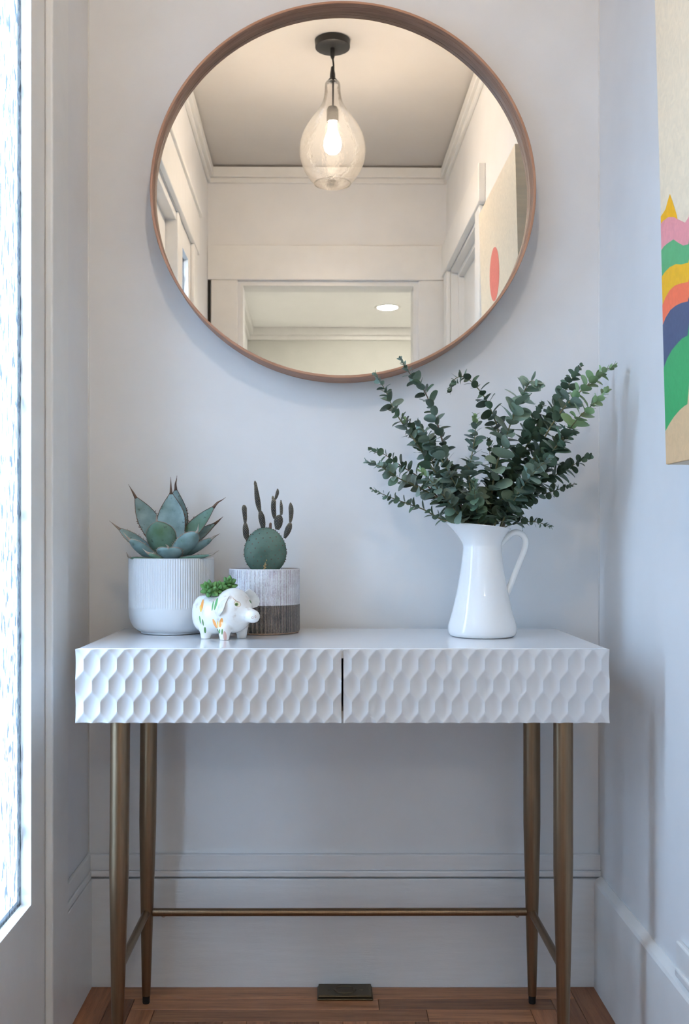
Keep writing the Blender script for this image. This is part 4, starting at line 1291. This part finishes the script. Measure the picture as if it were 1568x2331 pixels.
def pig_mat():
    t = NT('pig_glaze')
    c = t.n('ShaderNodeTexCoord')
    n = t.noise(c.outputs['Object'], 60, 4, 0.6)
    col = t.ramp(n, [(0.28, (0.60, 0.52, 0.46)), (0.42, (0.80, 0.785, 0.75)), (0.7, (0.84, 0.835, 0.81))])
    sep = t.n('ShaderNodeSeparateXYZ'); t.l(c.outputs['Object'], sep.inputs[0])
    comb = t.n('ShaderNodeCombineXYZ'); t.l(sep.outputs[0], comb.inputs[0]); t.l(sep.outputs[2], comb.inputs[1])
    front = t.math('LESS_THAN', sep.outputs[1], 0.018)
    ora, yel, grn, dgr, brn, dk = (0.86, 0.36, 0.10, 1), (0.85, 0.56, 0.14, 1), (0.16, 0.40, 0.16, 1), (0.09, 0.22, 0.06, 1), (0.45, 0.28, 0.20, 1), (0.03, 0.05, 0.02, 1)
    cream = (0.80, 0.74, 0.58, 1)
    # ellipse: centre and semi-axes in the zoomed reading of the near side, rotation in degrees, colour
    E = [((190, 500), (16, 70), -8, ora), ((170, 545), (13, 42), 8, yel), ((365, 735), (17, 62), 22, ora), ((455, 715), (21, 58), -14, ora), ((408, 745), (10, 45), 0, yel),
         ((383, 480), (15, 72), -14, grn), ((338, 505), (9, 60), -8, grn), ((162, 690), (9, 48), 8, grn), ((203, 725), (8, 42), 8, dgr), ((229, 825), (13, 38), 0, dgr),
         ((408, 835), (11, 32), 20, dgr), ((433, 828), (11, 28), 0, grn), ((470, 832), (9, 36), -4, dgr), ((418, 900), (9, 30), 12, dgr),
         ((505, 890), (20, 62), 4, (0.66, 0.42, 0.36, 1)),
         ((670, 472), (42, 31), -32, brn), ((669, 473), (38, 27), -32, cream), ((658, 478), (19, 20), 0, (0.13, 0.22, 0.05, 1)), ((655, 481), (9, 10), 0, dk), ((650, 432), (44, 4), -40, brn),
         ((868, 645), (12, 16), 0, (0.5, 0.3, 0.24, 1)), ((869, 645), (7, 11), 0, (0.82, 0.79, 0.76, 1)), ((905, 633), (9, 15), 0, (0.5, 0.3, 0.24, 1)), ((905, 633), (5, 10), 0, (0.82, 0.79, 0.76, 1)),
         ((822, 455), (5, 26), 28, dgr)]
    s = 1 / 5.807 / gpm
    for (ex, ey), (ra_, rb_), rot, cc in E:
        px, py = 430 + ex / 5.807, 1290 + ey / 5.807
        pw = P(px, py, GW)
        mp = t.n('ShaderNodeMapping', vector_type='TEXTURE')
        mp.inputs['Location'].default_value = (pw.x - PO.x, pw.z - PO.z, 0)
        mp.inputs['Rotation'].default_value = (0, 0, math.radians(rot))
        mp.inputs['Scale'].default_value = (ra_ * s * 1.12, rb_ * s * 1.08, 1)
        t.l(comb.outputs[0], mp.inputs[0])
        ln = t.n('ShaderNodeVectorMath', operation='LENGTH'); t.l(mp.outputs[0], ln.inputs[0])
        m = t.math('MULTIPLY', t.math('LESS_THAN', t.math('ADD', ln.outputs['Value'], t.math('MULTIPLY', n, 0.2)), 1.1), front)
        col = t.mix(m, col, cc)
    t.base(col).set(rough=0.14, spec=0.55)
    t.bump(n, 0.12, 0.001)
    MAT['pig_glaze'] = t.m
pig_mat()
paint('pig_plain_glaze', (0.80, 0.775, 0.75), 0.16, nscale=70, bstr=0.1, var=0.22)
obj('body', surface_nets(pig_sdf, (PO.x - 0.07, PO.y - 0.075, PO.z - 0.003), (PO.x + 0.085, PO.y + 0.065, PO.z + 0.106), 0.0018), 'pig_glaze', pg, smooth=True, pivot=PO)
# ears: cupped leaf shapes rooted on the head
def ear(root, tip, wid, face, thick=0.003, cup=0.5):
    ax = tip - root; N = Vector(face); N = (N - ax * N.dot(ax) / ax.length_squared).normalized(); S_ = ax.normalized().cross(N)
    V, Fc = [], []
    nt, m = 14, 16
    for i in range(nt + 1):
        t = i / nt
        w = wid * (0.45 + 0.55 * math.sin(math.pi * min(1, t * 0.75 + 0.12))) * (1 if t < 0.8 else math.sqrt(max(0.004, 1 - ((t - 0.8) / 0.2) ** 2)))
        for k in range(m):
            a = 2 * math.pi * k / m; u = math.cos(a)
            V.append(root + ax * t + S_ * (w * u) + N * (cup * w * u * u + thick * math.sin(a) * (0.5 + 0.5 * (1 - u * u)) - 0.12 * ax.length * 4 * t * (1 - t)))
    for i in range(nt):
        for k in range(m):
            Fc.append([i * m + k, i * m + (k + 1) % m, (i + 1) * m + (k + 1) % m, (i + 1) * m + k])
    Fc.append(list(range(m))[::-1]); Fc.append([nt * m + k for k in range(m)])
    return V, Fc
def C8(x, y, w): return P(430 + x / 5.807, 1290 + y / 5.807, w)
obj('ear', ear(C8(548, 322, 0.262), C8(392, 648, 0.291), 0.0155, (1, 0.40, 0.1), 0.0026, 0.55), 'pig_plain_glaze', pg, smooth=True)
obj('ear', ear(C8(752, 318, 0.240), C8(902, 530, 0.238), 0.0128, (-0.15, -1, 0.1), 0.0024, 0.4), 'pig_plain_glaze', pg, smooth=True)
obj('soil', lathe((loc_pig(-0.033, 0, 0).x, loc_pig(-0.033, 0, 0).y, TZ + 0.066), [(0.021, 0), (0.021, 0.006), (0.01, 0.009)], 24), 'soil', pg, smooth=True)
# succulent rosettes: plump pointed leaves
def plump():
    V, Fc = [], []
    n, m = 9, 10
    for i in range(n + 1):
        t = i / n
        r = 0.5 * (math.sin(math.pi * min(1, 0.08 + t ** 0.85 * 0.92)) ** 0.75)
        r = max(r, 0.02)
        for k in range(m):
            a = 2 * math.pi * k / m
            V.append((t, r * math.cos(a) * 0.72, r * math.sin(a) * (0.58 if math.sin(a) < 0 else 0.46) + 0.10 * t * t))
    for i in range(n):
        for k in range(m):
            Fc.append((i * m + k, i * m + (k + 1) % m, (i + 1) * m + (k + 1) % m, (i + 1) * m + k))
    Fc.append(tuple(range(m))[::-1]); Fc.append(tuple(n * m + k for k in range(m)))
    me = bpy.data.meshes.new('succulent_leaf'); me.from_pydata(V, [], Fc)
    me.polygons.foreach_set('use_smooth', [True] * len(me.polygons)); me.materials.append(MAT['succulent'])
    return me
SL = plump()
rs_ = random.Random(21)
for (cx_, cy_, cw, tilt, n_) in ((272, 285, 0.262, (-0.25, -0.8, 0.55), 16), (525, 240, 0.232, (0.15, -0.5, 0.82), 15), (395, 300, 0.250, (0.1, -0.6, 0.8), 11)):
    c = C8(cx_, cy_, cw) - Vector((0, 0, 0.003))
    A = Vector(tilt).normalized(); U = A.cross(Vector((0, 1, 0.1))).normalized(); W2 = A.cross(U)
    for k in range(n_):
        a = k * 2.39996; u = k / (n_ - 1)
        el = math.radians(75 - 92 * u ** 0.8)
        X = (A * math.sin(el) + (U * math.cos(a) + W2 * math.sin(a)) * math.cos(el)).normalized()
        Z = (A - X * A.dot(X)).normalized(); Y = Z.cross(X)
        l = (0.0135 + 0.0065 * u) * rs_.uniform(0.9, 1.12)
        M = Matrix.Translation(c + A * (0.006 * (1 - u)) + X * 0.0015) @ Matrix((X, Y, Z)).transposed().to_4x4() @ Matrix.Diagonal((l, l * 0.95, l * 0.95, 1))
        inst('succulent_leaf', SL, M, pg)
    obj('succulent_stem', tube([c - Vector((0, -0.004, 0.012)), c + A * 0.004], [0.003, 0.0025], 8), 'succulent', pg, smooth=True)
